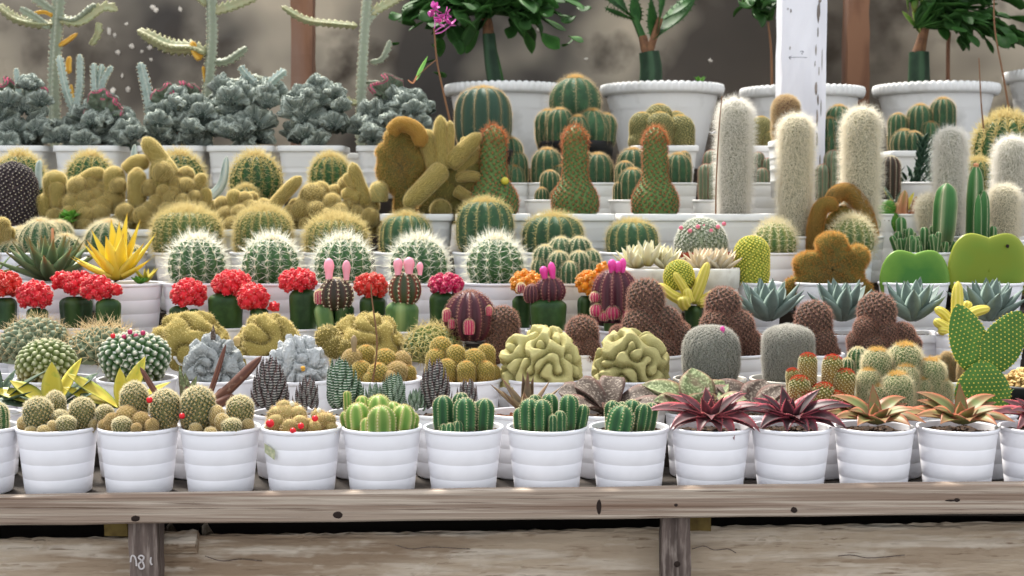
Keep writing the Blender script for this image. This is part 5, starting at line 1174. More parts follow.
def heart(p, cx, ytop, w, ybot, m, dy=0.0, name='heart_leaf'):
    """a thick heart shaped leaf standing on its point"""
    k = 72; t = np.linspace(0, 2 * PI, k, endpoint=False); hp = np.array([(0, .945), (.1, .965), (.4, 1.0), (.66, .965), (.88, .83), (1, .6), (.95, .4), (.8, .24), (.5, .08), (.2, .01), (0, 0)]); q_ = bez(hp, k // 2 + 1); x = np.concatenate([q_[:, 0], -q_[-2:0:-1, 0]]); y = np.concatenate([q_[:, 1], q_[-2:0:-1, 1]]); tp, bt = p.at(cx, ytop, dy), p.at(cx, ybot, dy); W, H = w / 2 * p.u, tp[2] - bt[2]; x = x * W; z = bt[2] + y * H; mb = MB(); T = 3.4 * p.u; cz = z.mean()
    rings = [(.02, 1), (.3, 1), (.6, .97), (.85, .85), (.96, .5), (1, 0), (.96, -.5), (.85, -.85), (.6, -.97), (.3, -1), (.02, -1)]
    V = []; tt = []
    for f, dz in rings:
        V.append(np.stack([tp[0] + x * f, np.full(k, tp[1] - T * dz) + .25 * ((x * f / W) ** 2) * -.012, cz + (z - cz) * f], -1)); tt.append(np.full((k, 3), [f, .5, .5]))
    mb.add(V, grid_faces(len(rings), k), 0, np.concatenate(tt)); return p.build(mb, name, m)
p = sixth(914, 'heart_leaf_plant', 'potted succulent', 'smaller green heart-shaped leaf standing upright in a pot'); heart(p, 914.5, 250, 70, 318, 'heart_leaf', -.01)
p = sixth(988, 'heart_leaf_plant', 'potted succulent', 'larger yellow-green heart-shaped leaf with a dark speck'); h_ = heart(p, 988.5, 233, 82, 318, 'yellow_heart_leaf', .0)
mb = MB(); ball(mb, p.at(1007.5, 246, -.0095), (1.8 * p.u, .0006, 1.8 * p.u), 0, 10, 6, .1); p.build(mb, 'dark_speck', 'knot', h_)
p = sixth(1056, 'small_white_spined_cactus', 'potted cactus', 'small white bristly stem at the frame edge beside the larger heart leaf', D=60)
for x, y, w_ in [(1026, 292, 18), (1040, 280, 30), (1062, 276, 34)]: p.stem('white_cluster', x, y, w_, 0)

# ================================================================== row 7
def seventh(px, name, cat, label, group=None, **k): return Plant(name, cat, label, px, 7, group, **k)
p = seventh(-22, 'small_tan_cactus', 'potted cactus', 'little cream-tan cactus knobs under the dark purple column at the frame edge')
for x, y, w_ in [(2, 218, 14), (10, 227, 11), (-6, 228, 16), (-20, 222, 26), (4, 236, 10)]: p.stem('gold_ball', x, y, w_, -.01)
p = seventh(40, 'hairy_barrel', 'potted cactus', 'cluster of hairy ribbed green balls with orange crowns behind the dark green aloe', D=78)
for x, y, w_, dy, b in [(40, 221, 42, 0, None), (14, 242, 36, -.012, None), (66, 236, 38, -.006, None), (24, 228, 32, .03, None), (44, 252, 30, -.04, 274), (58, 222, 30, .03, None), (80, 250, 26, .0, None)]: p.stem('hairy_barrel', x, y, w_, dy, b)
p = seventh(114, 'hairy_barrel', 'potted cactus', 'hairy ribbed green ball with pale orange crown, directly behind the yellow aloe')
p.stem('hairy_barrel', 108, 222, 46, 0, 268); p.stem('hairy_barrel', 86, 246, 22, -.02, 276); p.stem('hairy_barrel', 132, 246, 24, -.01, 276)
PT = [(0, .78), (.2, .95), (.65, 1), (.86, .84), (.95, .55), (1, .05)]
G7 = 'golden barrel cacti in the seventh row'
for px, w_, y, kd, lab in [(187, 68, 211, 'golden', 'largest golden barrel cactus, behind the first white-spined ball'), (263, 56, 210, 'golden', 'golden barrel cactus behind the second white-spined ball'), (336, 60, 219, 'golden_dense', 'shaggy golden-spined barrel cactus with dense top, behind the two pale pink buds')]:
    p = seventh(px, 'golden_barrel', 'potted cactus', lab, G7); p.stem(kd, px, y, w_, 0, 272 if w_ > 60 else 266)
G7b = 'dark green ribbed barrels in the seventh row'
for px, w_, y, b, lab in [(406, 52, 215, 262, 'ribbed green barrel with yellow fuzz, behind the white-spined ball with three pink buds'), (485, 58, 201, 256, 'tallest ribbed green barrel with orange crown, below the first orange column'), (553, 62, 216, 264, 'ribbed green barrel below the second orange column, behind the green cluster'), (632, 52, 222, 268, 'ribbed green barrel behind the larger cream succulent')]:
    p = seventh(px, 'ribbed_barrel', 'potted cactus', lab, G7b); p.stem('ribbed', px, y, w_, 0, b)
p = seventh(703, 'flowering_pincushion', 'potted cactus', 'grey pincushion cactus with a ring of small pink flowers, in a red pot', potmat='terracotta', pot='plain', D=58)
p.stem('white_flower_mam', 701, 219, 56, 0, 256)
for x, y in [(681, 228), (698, 227), (704, 226), (718, 227), (724, 224), (690, 231), (711, 231)]: p.fruit(x, y, 2.2, -.034 if y > 226 else -.026, 'pink_bud', 'flower')
p = seventh(776, 'white_spined_cactus', 'potted cactus', 'green ball cactus with cream spines behind the yellow spiral column', D=44, dy=-0.02); p.stem('white_gold', 775, 222, 42, 0, 270)
p = seventh(851, 'white_spined_cactus', 'potted cactus', 'green ball cactus with long straw spines between the two fuzzy golden crests', D=44, dy=-0.012); p.stem('white_gold', 852, 218, 44, -.012, 262)
p = seventh(922, 'fairy_castle_cactus', 'potted cactus', 'thicket of small green ribbed columns with one tall one behind the smaller heart leaf', D=56)
for i in range(46):
    a, b_ = RG.uniform(0, 2 * PI), math.sqrt(RG.uniform()) * 33; x = 922 + b_ * math.cos(a); dy = b_ * math.sin(a) * p.u; p.stem('fairy', x, 247 - 12 * RG.uniform() - (8 if dy > 0 else 0) - (4 if x > 930 else 0), RG.uniform(6, 9), dy, None, RG.uniform(-4, 4))
p.stem('fairy', 901, 217, 11, .01, None, -2); p.stem('fairy', 924, 227, 9, -.01); p.stem('fairy', 910, 228, 9, -.01)
p.stem('fairy', 947, 183, 24, -.012, 242, 4, ribs=4, depth=.34, gap=.12, mode='round', prof=PT, areole=.035)
p = seventh(983, 'fairy_castle_cactus', 'potted cactus', 'tall green ribbed columns with orange-tipped leader behind the larger heart leaf', potmat='terracotta', pot='plain', D=50, dy=-.002)
p.stem('fairy', 976, 165, 17, 0, None, 1, ribs=4, depth=.34, gap=.14, prof=PT, areole=.04); p.stem('fairy', 984, 190, 13, -.012, None, 0, ribs=5, depth=.42, gap=.15, mode='sharp', prof=PT, areole=.04); p.stem('fairy', 979, 194, 11, -.014, None, -1, ribs=4, depth=.4, mode='sharp', prof=PT); p.stem('fairy', 993, 226, 8, -.006); p.bud('euphorbia_pink', 976, 163, 168, 6, 0, 'new_tip')
# ================================================================== row 8
def eighth(px, name, cat, label, group=None, **k): return Plant(name, cat, label, px, 8, group, **k)
p = eighth(2, 'dark_purple_cactus', 'potted cactus', 'dark purple-black knobbly column cactus at the frame edge', rim=226); p.stem('purple', 13, 163, 50, -.01, 226)
G8 = 'golden finger cacti in the eighth row'
GF = {}
def knobs(p, lst):
    for x, y, r_, dy in lst: p.stem('gold_ball', x, y - r_, r_ * 2, dy, y + r_ * .85)
p = eighth(82, 'golden_finger_cactus', 'potted cactus', 'golden clustered cactus with two flat green-gold pads, beside the dark purple column', G8, rim=229); GF[82] = p
pad_k = dict(thick=10)
for pts, w0 in [([(58, 210, 0), (56, 192, 0), (54, 171, 0)], 24), ([(49, 222, -.01), (46, 208, -.01), (44, 194, -.01)], 17), ([(57, 208, -.014), (57, 194, -.014), (56, 182, -.014)], 15)]: p.limb('finger', pts, w0 * .8, w0)
for pts, w0 in [([(80, 182, .0), (93, 174, .0), (105, 174, .0)], 12), ([(66, 205, .01), (70, 192, .01), (74, 186, .01)], 11)]: p.limb('finger', pts, w0)
knobs(p, [(78, 187, 10, -.01), (92, 184, 8, 0), (73, 203, 9, -.02), (86, 200, 9, -.018), (97, 196, 8, -.01), (104, 188, 7, 0), (55, 217, 8, -.03), (86, 217, 9, -.04), (100, 214, 9, -.035), (70, 214, 8, -.035), (113, 180, 9, .01), (112, 200, 10, -.01), (104, 206, 9, -.02), (118, 186, 8, -.015), (82, 209, 8, -.03), (64, 203, 8, -.01), (94, 207, 7, -.025)])
p.stem('finger', 114, 167, 20, .0, 214); p.stem('finger', 137, 170, 17, -.02, 212); p.stem('gold_ball', 137, 168, 11, -.02, 180)
mbl = [(i * 47, 20 + 10 * (i % 4), 9 + i % 3, 7, 10) for i in range(22)]
p.leaves(70, 218, 'small_leaf', mbl, dy=-.06, shape='oval', one='weed', name='weed'); p.leaves(66, 224, 'small_leaf', mbl, dy=-.07, shape='oval', one='weed', name='weed')
p = eighth(166, 'golden_finger_cactus', 'potted cactus', 'golden clustered cactus topped by one long raised yellow finger', G8, rim=229); GF[166] = p
p.limb('finger', [(172, 178, 0), (160, 160, 0), (144, 138, 0)], 19, 16); p.limb('finger', [(126, 172, .01), (136, 163, .01), (149, 163, .01)], 15, 15)
p.stem('finger', 163, 158, 25, -.006, 205); p.stem('gold_ball', 163, 162, 20, -.022, 182)
p.limb('finger', [(190, 196, 0), (197, 185, 0), (204, 174, 0)], 11); p.limb('finger', [(206, 208, -.01), (206, 198, -.01), (205, 188, -.01)], 11)
knobs(p, [(149, 189, 9, -.02), (163, 191, 6, -.03), (175, 185, 8, -.01), (186, 175, 8, .01), (186, 186, 8, -.01), (157, 203, 8, -.03), (170, 199, 8, -.03), (183, 201, 7, -.03), (195, 198, 7, -.02), (150, 210, 8, -.04), (135, 217, 8, -.04), (125, 213, 9, -.045), (143, 216, 9, -.05), (168, 212, 9, -.045), (180, 211, 8, -.04), (201, 208, 6, -.03), (174, 193, 7, -.02), (194, 190, 7, 0), (141, 207, 7, -.02)])
p = eighth(246, 'golden_finger_cactus', 'potted cactus', 'golden clustered cactus with one finger leaning over the second golden barrel', G8, rim=229); GF[246] = p
p.limb('finger', [(272, 208, -.02), (284, 194, -.02), (301, 177, -.02)], 13, 12)
p.stem('finger', 234, 190, 14, -.02, 214); knobs(p, [(222, 204, 7, -.02), (245, 199, 7, -.02), (249, 207, 7, -.03), (240, 214, 9, -.04), (226, 216, 9, -.035), (256, 210, 8, -.03), (264, 206, 7, -.01), (214, 208, 7, -.01), (252, 198, 6, 0), (228, 206, 7, -.01), (236, 206, 8, -.01), (246, 218, 8, -.05), (264, 216, 8, -.04)])
p = eighth(328, 'golden_finger_cactus', 'potted cactus', 'golden clustered cactus with an upright forked finger, beside the big velvet golden crest', G8, rim=229); GF[328] = p
p.limb('finger', [(368, 206, -.012), (358, 185, -.012), (352, 163, -.012)], 17, 12); p.limb('finger', [(356, 188, -.016), (350, 182, -.016), (345, 174, -.016)], 10, 8); p.limb('finger', [(360, 198, -.02), (351, 195, -.02), (342, 192, -.02)], 13, 11)
knobs(p, [(313, 197, 13, -.01), (321, 190, 8, 0), (332, 203, 9, -.025), (302, 212, 11, -.03), (335, 192, 7, 0), (346, 185, 8, .01), (316, 212, 10, -.04), (350, 206, 8, -.02), (370, 218, 9, -.04), (340, 213, 9, -.04), (356, 214, 8, -.03), (296, 206, 7, -.01), (327, 217, 8, -.05), (371, 206, 8, -.01), (305, 203, 8, -.01), (290, 214, 8, -.03)])
p = eighth(418, 'velvet_golden_crest', 'potted cactus', 'big velvety golden cactus with hooded crest and thick yellow fingers', 'big pale square pots of the eighth row', D=72)
p.slab([(383, 188), (376, 173), (378, 160), (376, 150), (384, 141), (386, 132), (397, 127), (411, 130), (418, 139), (421, 150), (427, 162), (424, 173), (417, 181), (412, 192), (415, 216), (396, 216), (394, 196)], 15, 'golden_crest_skin', 'velvet', 10000, .006, .0, lumps=.25)
HD = dict(spine='velvet', skin='golden_crest_skin', L=.2, k=7)
p.limb('finger', [(390, 134, -.02), (400, 124, -.024), (416, 130, -.024), (423, 146, -.02)], 13, 15, 26, 'hood', tip=.15, skin='yellow_crest', spine='velvet')
p.blob([(455, 178, 19, .01), (446, 192, 20, .01), (468, 172, 16, .01), (436, 206, 18, .01), (452, 206, 18, .012), (470, 190, 14, .01), (474, 164, 10, .01), (426, 150, 11, .01), (434, 163, 12, .01)], 'golden_crest_skin', 'velvet', 6000, .0045, 'mass', None, .6, own=True, seg=20)
for pts, w0, w1 in [([(446, 170, -.01), (442, 145, -.01), (440, 116, -.01)], 20, 12), ([(447, 160, -.012), (449, 138, -.012), (450, 121, -.012)], 12, 8), ([(436, 168, -.006), (430, 148, -.006), (425, 130, -.006)], 18, 17), ([(448, 165, -.014), (464, 150, -.016), (480, 134, -.016)], 18, 13), ([(461, 152, -.01), (464, 144, -.01), (464, 137, -.01)], 8, 7), ([(443, 168, -.03), (425, 187, -.06), (405, 206, -.075)], 19, 16), ([(455, 178, -.004), (470, 176, -.006), (482, 178, -.006)], 11, 9), ([(455, 172, .004), (470, 160, .004), (480, 148, .004)], 16, 13), ([(455, 190, -.01), (466, 196, -.014), (475, 200, -.014)], 12, 8)]:
    p.limb('finger', pts, w0, w1, skin='golden_finger_skin', spine='velvet_pale')
p.stem('gold_ball', 379, 182, 17, -.02, 202, skin='olive_skin'); p.stem('gold_ball', 440, 200, 20, -.045, 219, skin='golden_crest_skin')
G8b = 'big pale square pots of the eighth row'
COL = [(0, .92), (.12, 1), (.22, .98), (.32, .78), (.39, .56), (.5, .5), (.8, .5), (.9, .44), (.96, .32), (1, .03)]
for px, top, lab, w_ in [(493, 124, 'orange-spined bottle-shaped column cactus beside the velvet golden crest', 54), (575, 124, 'orange-spined bottle-shaped column cactus, middle one of three', 50), (655, 125, 'orange-spined bottle-shaped column cactus nearest the white woolly columns, slimmest neck', 50)]:
    p = eighth(px, 'orange_column_cactus', 'potted cactus', lab, G8b, D=76 if px > 500 else 74)
    p.stem('orange', px, top + 2, w_, 0, 216, 0, prof=COL, n=18, tub=.085, bh=.4, gap=.2, L=.16, k=6, areole=.038)
    if px == 493: p.fruit(505, 181, 4, -.03, 'yellow_finger_skin', 'flower_bud')
GW = 'woolly white column cacti'
for px, top, w_, b, sk, dy, lab, st in [(735, 96, 35, None, 'hair_white', .0, 'woolly white column cactus nearest the orange columns, standing on a big square pot', 'square'), (796, 112, 35, None, 'hair_tan', -.07, 'woolly grey-white column cactus standing in front of the white painted post', 'round'), (862, 105, 38, None, 'hair_tan', -.07, 'thickest woolly white column cactus, behind the golden arched crest', 'round'), (951, 125, 31, None, 'hair_white', -.06, 'whitest woolly column cactus with pinkish base, behind the tall green column', 'round'), (1012, 134, 34, None, 'hair_white', .02, 'woolly white column at the frame edge, rising behind its shorter neighbour', 'round')]:
    p = Plant('woolly_column_cactus', 'potted cactus', lab, px, 8, GW, dy=dy, pot=st, rim=None if st == 'square' else 236, D=(74 if px < 700 else None) if st == 'square' else 44)
    p.stem(sk, px, top + 4, w_ * .8, 0, None, 0)
    if px == 735: p.stick([(716, 238, -.05), (716, 190, -.05), (719, 130, -.05), (722, 96, -.05)], 1.8); p.leaves(713, 134, 'white_paint', [(i * 72, 30, 6, 4, 0) for i in range(5)], dy=-.03, one='white_flower', name='white_flower')
    if px == 951: p.stem('hair_tan', 927, 195, 22, .004, None, -3)
p = Plant('woolly_column_cactus', 'potted cactus', 'short plump woolly column cactus just behind the larger heart leaf', 1004, 8, GW, dy=-.06, pot='round', rim=240, D=44); p.stem('hair_tan', 1004, 186, 26, 0)
p = Plant('golden_monster_cactus', 'potted cactus', 'fuzzy golden cactus with an arched crest, upper of the pair, before the thickest woolly column', 822, 7, None, dy=0.03, D=26)
p.limb('finger', [(818, 262, 0), (814, 240, 0), (821, 208, 0), (838, 204, 0)], 17, 14, 30, 'arch', tip=.15, skin='golden_crest_skin', spine='velvet_orange'); p.limb('finger', [(832, 205, .012), (836, 195, .012), (848, 192, .012), (861, 206, .012), (868, 226, .012), (872, 250, .012)], 16, 17, 30, 'arch', tip=.15, skin='golden_crest_skin', spine='velvet_orange')
p.slab([(824, 250), (820, 232), (828, 216), (840, 206), (852, 210), (862, 226), (866, 244), (858, 256), (840, 258)], 9, 'golden_crest_skin', 'velvet_orange', 4500, .006, .014, lumps=.25)
p = Plant('pink_euphorbia', 'potted succulent', 'pinkish-orange knobbly euphorbia with few yellow-green leaves behind the fairy castle thicket', 911, 8, None, pot='round', D=34, dy=-.005)
p.limb('fairy', [(905, 230), (902, 212), (905, 190)], 17, 9, skin='euphorbia_pink', depth=.2); p.limb('fairy', [(908, 226), (914, 212), (917, 196)], 10, 8, skin='euphorbia_pink', depth=.2); p.limb('fairy', [(908, 222), (922, 210), (926, 196)], 9, 7, skin='euphorbia_pink', depth=.2); p.limb('fairy', [(900, 228), (897, 214), (899, 202)], 11, 9, skin='euphorbia_pink', depth=.2)
p.leaves(905, 212, 'yellow_gasteria_leaf', [(10, 40, 30, 6, -8), (50, 50, 28, 6, -8)], shape='lance')
p = Plant('striped_sansevieria', 'potted succulent', 'dark striped pointed leaves beside the thickest woolly column', 891, 8, None, pot='round', D=28, dy=.045)
p.leaves(897, 214, 'dark_gasteria_leaf', [(120, 58, 34, 9, 4), (60, 70, 24, 8, 0), (150, 66, 24, 8, 0)], shape='lance'); p.leaves(899, 212, 'striped_yellow_leaf', [(135, 52, 32, 5, 4)], shape='lance')
p = Plant('soft_green_succulent', 'potted succulent', 'soft hairy green tuft between the thick woolly column and the pink euphorbia', 884, 8, None, pot='round', D=20, dy=-.01)
p.blob([(884, 214, 10), (890, 222, 11), (880, 224, 10), (888, 208, 8)], 'small_leaf', 'straw', 500, .006, flat=.8)

for q_, l_ in {82: [(50, 226, 8, -0.05), (66, 226, 9, -0.055), (84, 227, 8, -0.055), (100, 226, 8, -0.05), (112, 224, 8, -0.045)], 166: [(130, 226, 8, -0.05), (146, 228, 9, -0.055), (162, 224, 8, -0.05), (178, 224, 8, -0.05), (194, 220, 8, -0.045), (206, 218, 7, -0.03)], 246: [(216, 222, 8, -0.045), (232, 226, 9, -0.055), (250, 228, 8, -0.055), (266, 226, 8, -0.05), (274, 216, 7, -0.03)], 328: [(294, 224, 8, -0.05), (308, 226, 9, -0.055), (326, 228, 8, -0.06), (344, 226, 9, -0.055), (360, 226, 8, -0.05), (374, 228, 8, -0.05)]}.items():
    p = GF[q_]; knobs(p, l_)

# ================================================================== rows 9 - 10: cacti on the upper shelves
def upper(px, r, name, label, **k): return Plant(name, 'potted cactus', label, px, r, k.pop('group', None), **k)
G9 = 'golden-spined barrels on the upper shelf'
for px, top, w_, lab in [(20, 152, 58, 'far golden-spined barrel behind the dark purple column'), (90, 152, 54, 'far golden-spined barrel behind the flat green-gold pads'), (180, 151, 56, 'far golden-spined barrel just behind the long raised yellow finger'), (255, 152, 58, 'far golden-spined barrel above the second golden barrel'), (330, 153, 46, 'far golden-spined barrel beside the upright forked finger')]:
    p = upper(px, 9, 'far_golden_barrel', lab, group=G9); p.stem('far_golden', px, top + 3, w_ * .86, 0, 203)
p = upper(246, 9, 'far_golden_barrel', 'small pale spiny barrel half hidden in front of the far golden barrel', dy=-.07, D=34); p.stem('far_golden', 246, 186, 26, 0, 212)
p = Plant('spiny_stem_euphorbia', 'potted succulent', 'curved grey-green toothed stem behind the golden fingers', 214, 9, None, dy=-.075, D=30)
p.limb('fairy', [(208, 200), (222, 184), (227, 156)], 12, 7, skin='silver_stem', ribs=3)
p = Plant('spiny_stem_euphorbia', 'potted succulent', 'short grey-green toothed stems with red tips behind the raised yellow finger', 136, 9, None, dy=-.05, D=30)
p.limb('fairy', [(134, 190), (134, 168), (135, 144)], 9, 7, skin='silver_stem', ribs=3); p.limb('fairy', [(40, 190), (39, 172), (40, 160)], 8, 7, skin='silver_stem', ribs=3)
def cluster(px, r, lab, kind, lst, name='ribbed_cluster', **k):
    p = upper(px, r, name, lab, **k)
    for q in lst: p.stem(kind, q[0], q[1], q[2], q[3] if len(q) > 3 else 0, q[4] if len(q) > 4 else None)
    return p
cluster(549, 9.5, 'far green ribbed balls on the upper shelf, just left of the middle orange column', 'ribbed_far', [(547, 149, 32), (562, 158, 22, .02), (560, 166, 18, -.02)], D=48)
cluster(597, 9.5, 'far green ribbed balls on the upper shelf, just right of the middle orange column', 'ribbed_far', [(598, 154, 30), (582, 152, 24, .02), (584, 164, 18, -.02)], D=44)
cluster(552, 9, 'smaller far cluster of green ribbed balls beside the middle orange column, lower shelf', 'ribbed_far', [(550, 171, 20), (542, 188, 15, -.02, 204), (562, 180, 22, .01), (556, 190, 12, -.03, 206)], D=56)
cluster(634, 9.5, 'far green ribbed balls on the upper shelf, just left of the slim-necked orange column', 'ribbed_far', [(633, 149, 32), (648, 154, 20, .02)], D=40)
cluster(677, 9.5, 'far green ribbed balls on the upper shelf, just right of the slim-necked orange column', 'ribbed_far', [(678, 154, 28), (664, 156, 20, .02), (684, 152, 14, .02)], D=40)
cluster(640, 9, 'far cluster of green ribbed balls left of the slim-necked orange column, lower shelf', 'ribbed_far', [(625, 162, 20, .01), (632, 169, 28, -.01, 204), (648, 170, 20, .0), (660, 174, 18, .01), (620, 182, 14, -.01)], D=64)
cluster(509, 9.5, 'far cluster of small green ribbed balls behind the first orange column', 'ribbed_far', [(510, 138, 26, .01), (516, 152, 24), (504, 150, 24, -.01), (514, 166, 22, -.02), (505, 162, 22, -.02), (520, 160, 16)], D=44)
cluster(575, 10, 'large dark ribbed barrel with side balls in a black pot, above the middle orange column', 'ribbed_far', [(575, 77, 52, .02, 124), (548, 110, 28, -.02), (560, 109, 28, -.04), (592, 110, 36, -.03), (606, 114, 24, -.01), (544, 122, 20, -.035), (556, 122, 22, -.05), (578, 116, 28, -.05), (600, 122, 20, -.05)], pot='plain', potmat='black_plastic', D=76, rim=142)
cluster(662, 10, 'grey-gold cluster of round cacti with yellow crowns before the middle white bowl', 'far_mam', [(642, 113, 26), (659, 105, 30, .02), (660, 113, 28, -.02), (680, 116, 30, .0), (640, 132, 22, -.03, 150), (655, 128, 26, -.035, 150), (676, 112, 22, .03)], name='gold_crowned_cluster', D=66)
p = upper(483, 9.5, 'big_ribbed_barrel', 'big smooth blue-green ribbed barrel with golden seams, before the first white bowl', D=62, rim=150, dy=.0, potmat='black_plastic', pot='plain'); p.stem('ribbed_big', 483, 88, 58, 0, 150)
cluster(720, 9, 'far grey-pink cluster of round ridged cacti beside the first woolly white column', 'far_grey', [(712, 150, 18), (722, 156, 18, -.01), (706, 164, 16, -.02), (716, 162, 20, -.03), (730, 150, 16, .01)], name='grey_cluster', D=56)
cluster(762, 10, 'golden-crowned dark column seen between the first two woolly columns', 'far_mam', [(761, 117, 22), (752, 130, 14, -.01), (770, 132, 14, -.02)], name='gold_crowned_cluster', D=52)
cluster(764, 9.5, 'dark cluster of small round cacti between the first two woolly columns', 'far_grey', [(758, 152, 14), (768, 158, 14, -.01), (752, 164, 12, -.02), (762, 168, 14, -.03)], name='grey_cluster', D=50)
p = upper(786, 10, 'brown_haired_column', 'brown-haired round column cactus before the white painted post, behind the grey-white woolly column', dy=-.26, D=34); p.stem('hair_brown', 786, 96, 26, 0, None)
cluster(838, 9.5, 'far green ball cluster between the post and the thickest woolly column', 'ribbed_far', [(838, 106, 26, .02), (830, 118, 22), (845, 128, 24, -.01), (834, 134, 20, -.02), (842, 146, 22, -.03)], D=32)
cluster(836, 9, 'far brownish ball cluster low between post and thickest woolly column', 'far_grey', [(834, 150, 20), (824, 164, 18), (842, 158, 18, .01)], name='grey_cluster', D=50)
cluster(910, 10, 'cluster of green ribbed balls before the last full white bowl', 'ribbed_far', [(920, 105, 26, .01), (941, 99, 26, .02), (898, 114, 20, .01), (904, 130, 26, -.02), (930, 122, 20, -.01), (914, 132, 20, -.03)], D=56, rim=152)
p = upper(890, 9, 'purple_round_cactus', 'small round purple-grey cactus beside the whitest woolly column', D=44, dy=.0); p.stem('gymno_dark', 890, 156, 22, 0, None)
p = Plant('dark_tree_cactus', 'potted succulent', 'dark green shaggy upright succulent behind the whitest woolly column', 922, 9.5, None, dy=-.05, D=56)
for i in range(60):
    f = i / 60; a = i * 2.4; p.leaves(924 + 8 * math.sin(a) * (1 - f), 186 - 46 * f, 'dark_conifer', [(math.degrees(a), 40, 13, 5, 10)], name='leaf', shape='lance') if i < 60 else 0
for i in range(30): p.leaves(906 + RG.uniform(-12, 12), 186 - RG.uniform(0, 14), 'dark_conifer', [(RG.uniform(0, 360), 45, 10, 4, 10)], shape='lance', dy=RG.uniform(-.02, .02))
p = upper(1004, 9.5, 'straw_barrel', 'big straw-spined green barrel cactus at the frame edge, below the last bowl', D=80, rim=176); p.stem('far_golden', 1006, 116, 64, 0, 180, gap=.11, L=.32, rad=.0009)
p.stick([(1011, 122, 0), (1004, 80, 0), (995, 30, 0), (994, -10, 0)], 2.2); p.stick([(984, 134, -.02), (981, 100, -.02), (979, 58, -.02)], 1.8)
p = upper(985, 9, 'far_golden_barrel', 'dim spiny cactus behind the tall orange-tipped green column', D=60); p.stem('far_golden', 978, 160, 36, 0, None)

# ================================================================== crested and candelabra euphorbias at the back
GE = 'crested grey euphorbias on the top shelf'
def fan(mb, c, R, az, tilt, span, amp, freq, m, seed, thick=.006):
    n, k = 14, 96; u = np.linspace(-1, 1, k); v = np.linspace(.08, 1, n)[:, None]
    ang = u[None] * span; r = v * R * (1 + .08 * np.sin(u * 9 + seed)[None] * v); off = amp * R * v ** 1.4 * np.sin(u * freq + seed)[None] + .07 * R * v * np.sin(u * freq * 2.3 + 2 * seed)[None] + RG.normal(0, .012 * R, (n, k))
    X, Z, Y = r * np.sin(ang), r * np.cos(ang), off
    Y2 = Y * math.cos(tilt) - Z * math.sin(tilt); Z2 = Z * math.cos(tilt) + Y * math.sin(tilt); X3 = X * math.cos(az) - Y2 * math.sin(az); Y3 = X * math.sin(az) + Y2 * math.cos(az)
    A = np.stack([X3, Y3, Z2], -1) + c
    nn = np.cross(np.gradient(A, axis=0), np.gradient(A, axis=1)); nn = nrmz(nn) * (thick * (1.05 - v * .35)[..., None])
    t = np.zeros((n, k, 3)); t[..., 0] = v ** 4; t[..., 1] = v; t[..., 2] = RG.uniform()
    V = np.concatenate([A + nn, (A - nn)[::-1]]); T = np.concatenate([t, t[::-1]])
    mb.add(V, [grid_faces(2 * n, k, False), np.array([[0, k, (2 * n - 2) * k, (2 * n - 1) * k]])], m, T.reshape(-1, 3))
    q = A[-1]; bumps(mb, q[::2], nrmz(q[::2] - c), R * .05, R * .06, m, 5); q = A[3:-1, ::4].reshape(-1, 3); w_ = nrmz(nn[3:-1, ::4].reshape(-1, 3)); e_ = nn[3:-1, ::4].reshape(-1, 3)
    for sg in (1, -1): bumps(mb, q + e_ * sg, w_ * sg, R * .04, R * .05, m, 5)
def crested(px, lab, fans, stems=(), dy=0.0, pink=()):
    p = Plant('crested_euphorbia', 'potted succulent', lab, px, 10, GE, dy=dy, D=66)
    fans = [(x, y, r_ * .88) for x, y, r_ in fans] + [(x + 7 * math.sin(3.1 * i + px), y + 3 + 4 * math.cos(2.3 * i), r_ * .62) for i, (x, y, r_) in enumerate(fans)]
    for i, (x, y, r_) in enumerate(fans):
        mb = MB(); fan(mb, p.at(x, y + r_ * .8, RG.uniform(-.05, .03) - (.03 if i >= len(fans) // 2 else 0)), r_ * 1.7 * p.u, RG.uniform(-.9, .9), RG.uniform(-.1, .5), RG.uniform(1.1, 1.7), RG.uniform(.14, .26), RG.uniform(9, 17), 0, i * 1.7 + px)
        p.build(mb, 'crest_fan', 'crest_euphorbia_pink' if i in pink else 'crest_euphorbia')
    for pts, w_ in stems: p.limb('fairy', pts, w_ * 1.3, w_ * 1.05, 70, 'spiny_stem', skin='silver_stem', ribs=4, depth=.45, mode='sharp', L=.25, gap=.5, k=2, rad=.0006, tip=.12, tooth=(4.5, .6))
    mb = MB(); Stalk(bez([p.at(px, 156), p.at(px + 1, 140), p.at(px, 125)], 8), np.linspace(7, 4, 8) * p.u, seg=10).mesh(mb); p.build(mb, 'trunk', 'graft_bark')
    return p
crested(22, 'crested grey euphorbia with pink margins in the corner of the frame', [(8, 92, 16), (0, 112, 14), (24, 102, 15), (40, 92, 13), (14, 128, 15), (40, 122, 15), (54, 130, 12), (28, 138, 13), (4, 140, 12), (30, 82, 9)], [([(20, 104), (18, 86), (16, 68)], 7)], pink=(0, 3))
crested(96, 'crested grey euphorbia with upright silvery spiny stems', [(86, 112, 14), (106, 106, 14), (118, 118, 14), (92, 132, 14), (112, 136, 14), (74, 128, 13), (128, 128, 12), (100, 120, 12), (80, 142, 12), (124, 142, 11), (102, 98, 10)], [([(76, 116), (66, 90), (59, 55)], 7), ([(76, 112), (80, 84), (80, 54)], 8), ([(96, 98), (95, 80), (94, 63)], 7), ([(98, 98), (104, 80), (112, 66)], 7), ([(97, 98), (100, 82), (102, 64)], 6)], pink=(1, 10))
crested(178, 'crested grey euphorbia with one leaning silvery stem', [(170, 96, 14), (184, 92, 12), (192, 106, 14), (164, 112, 13), (180, 122, 14), (200, 120, 13), (160, 130, 12), (176, 140, 13), (194, 138, 13), (210, 108, 13), (212, 126, 12)], [([(152, 124), (148, 96), (140, 62)], 9)], pink=(0, 1))
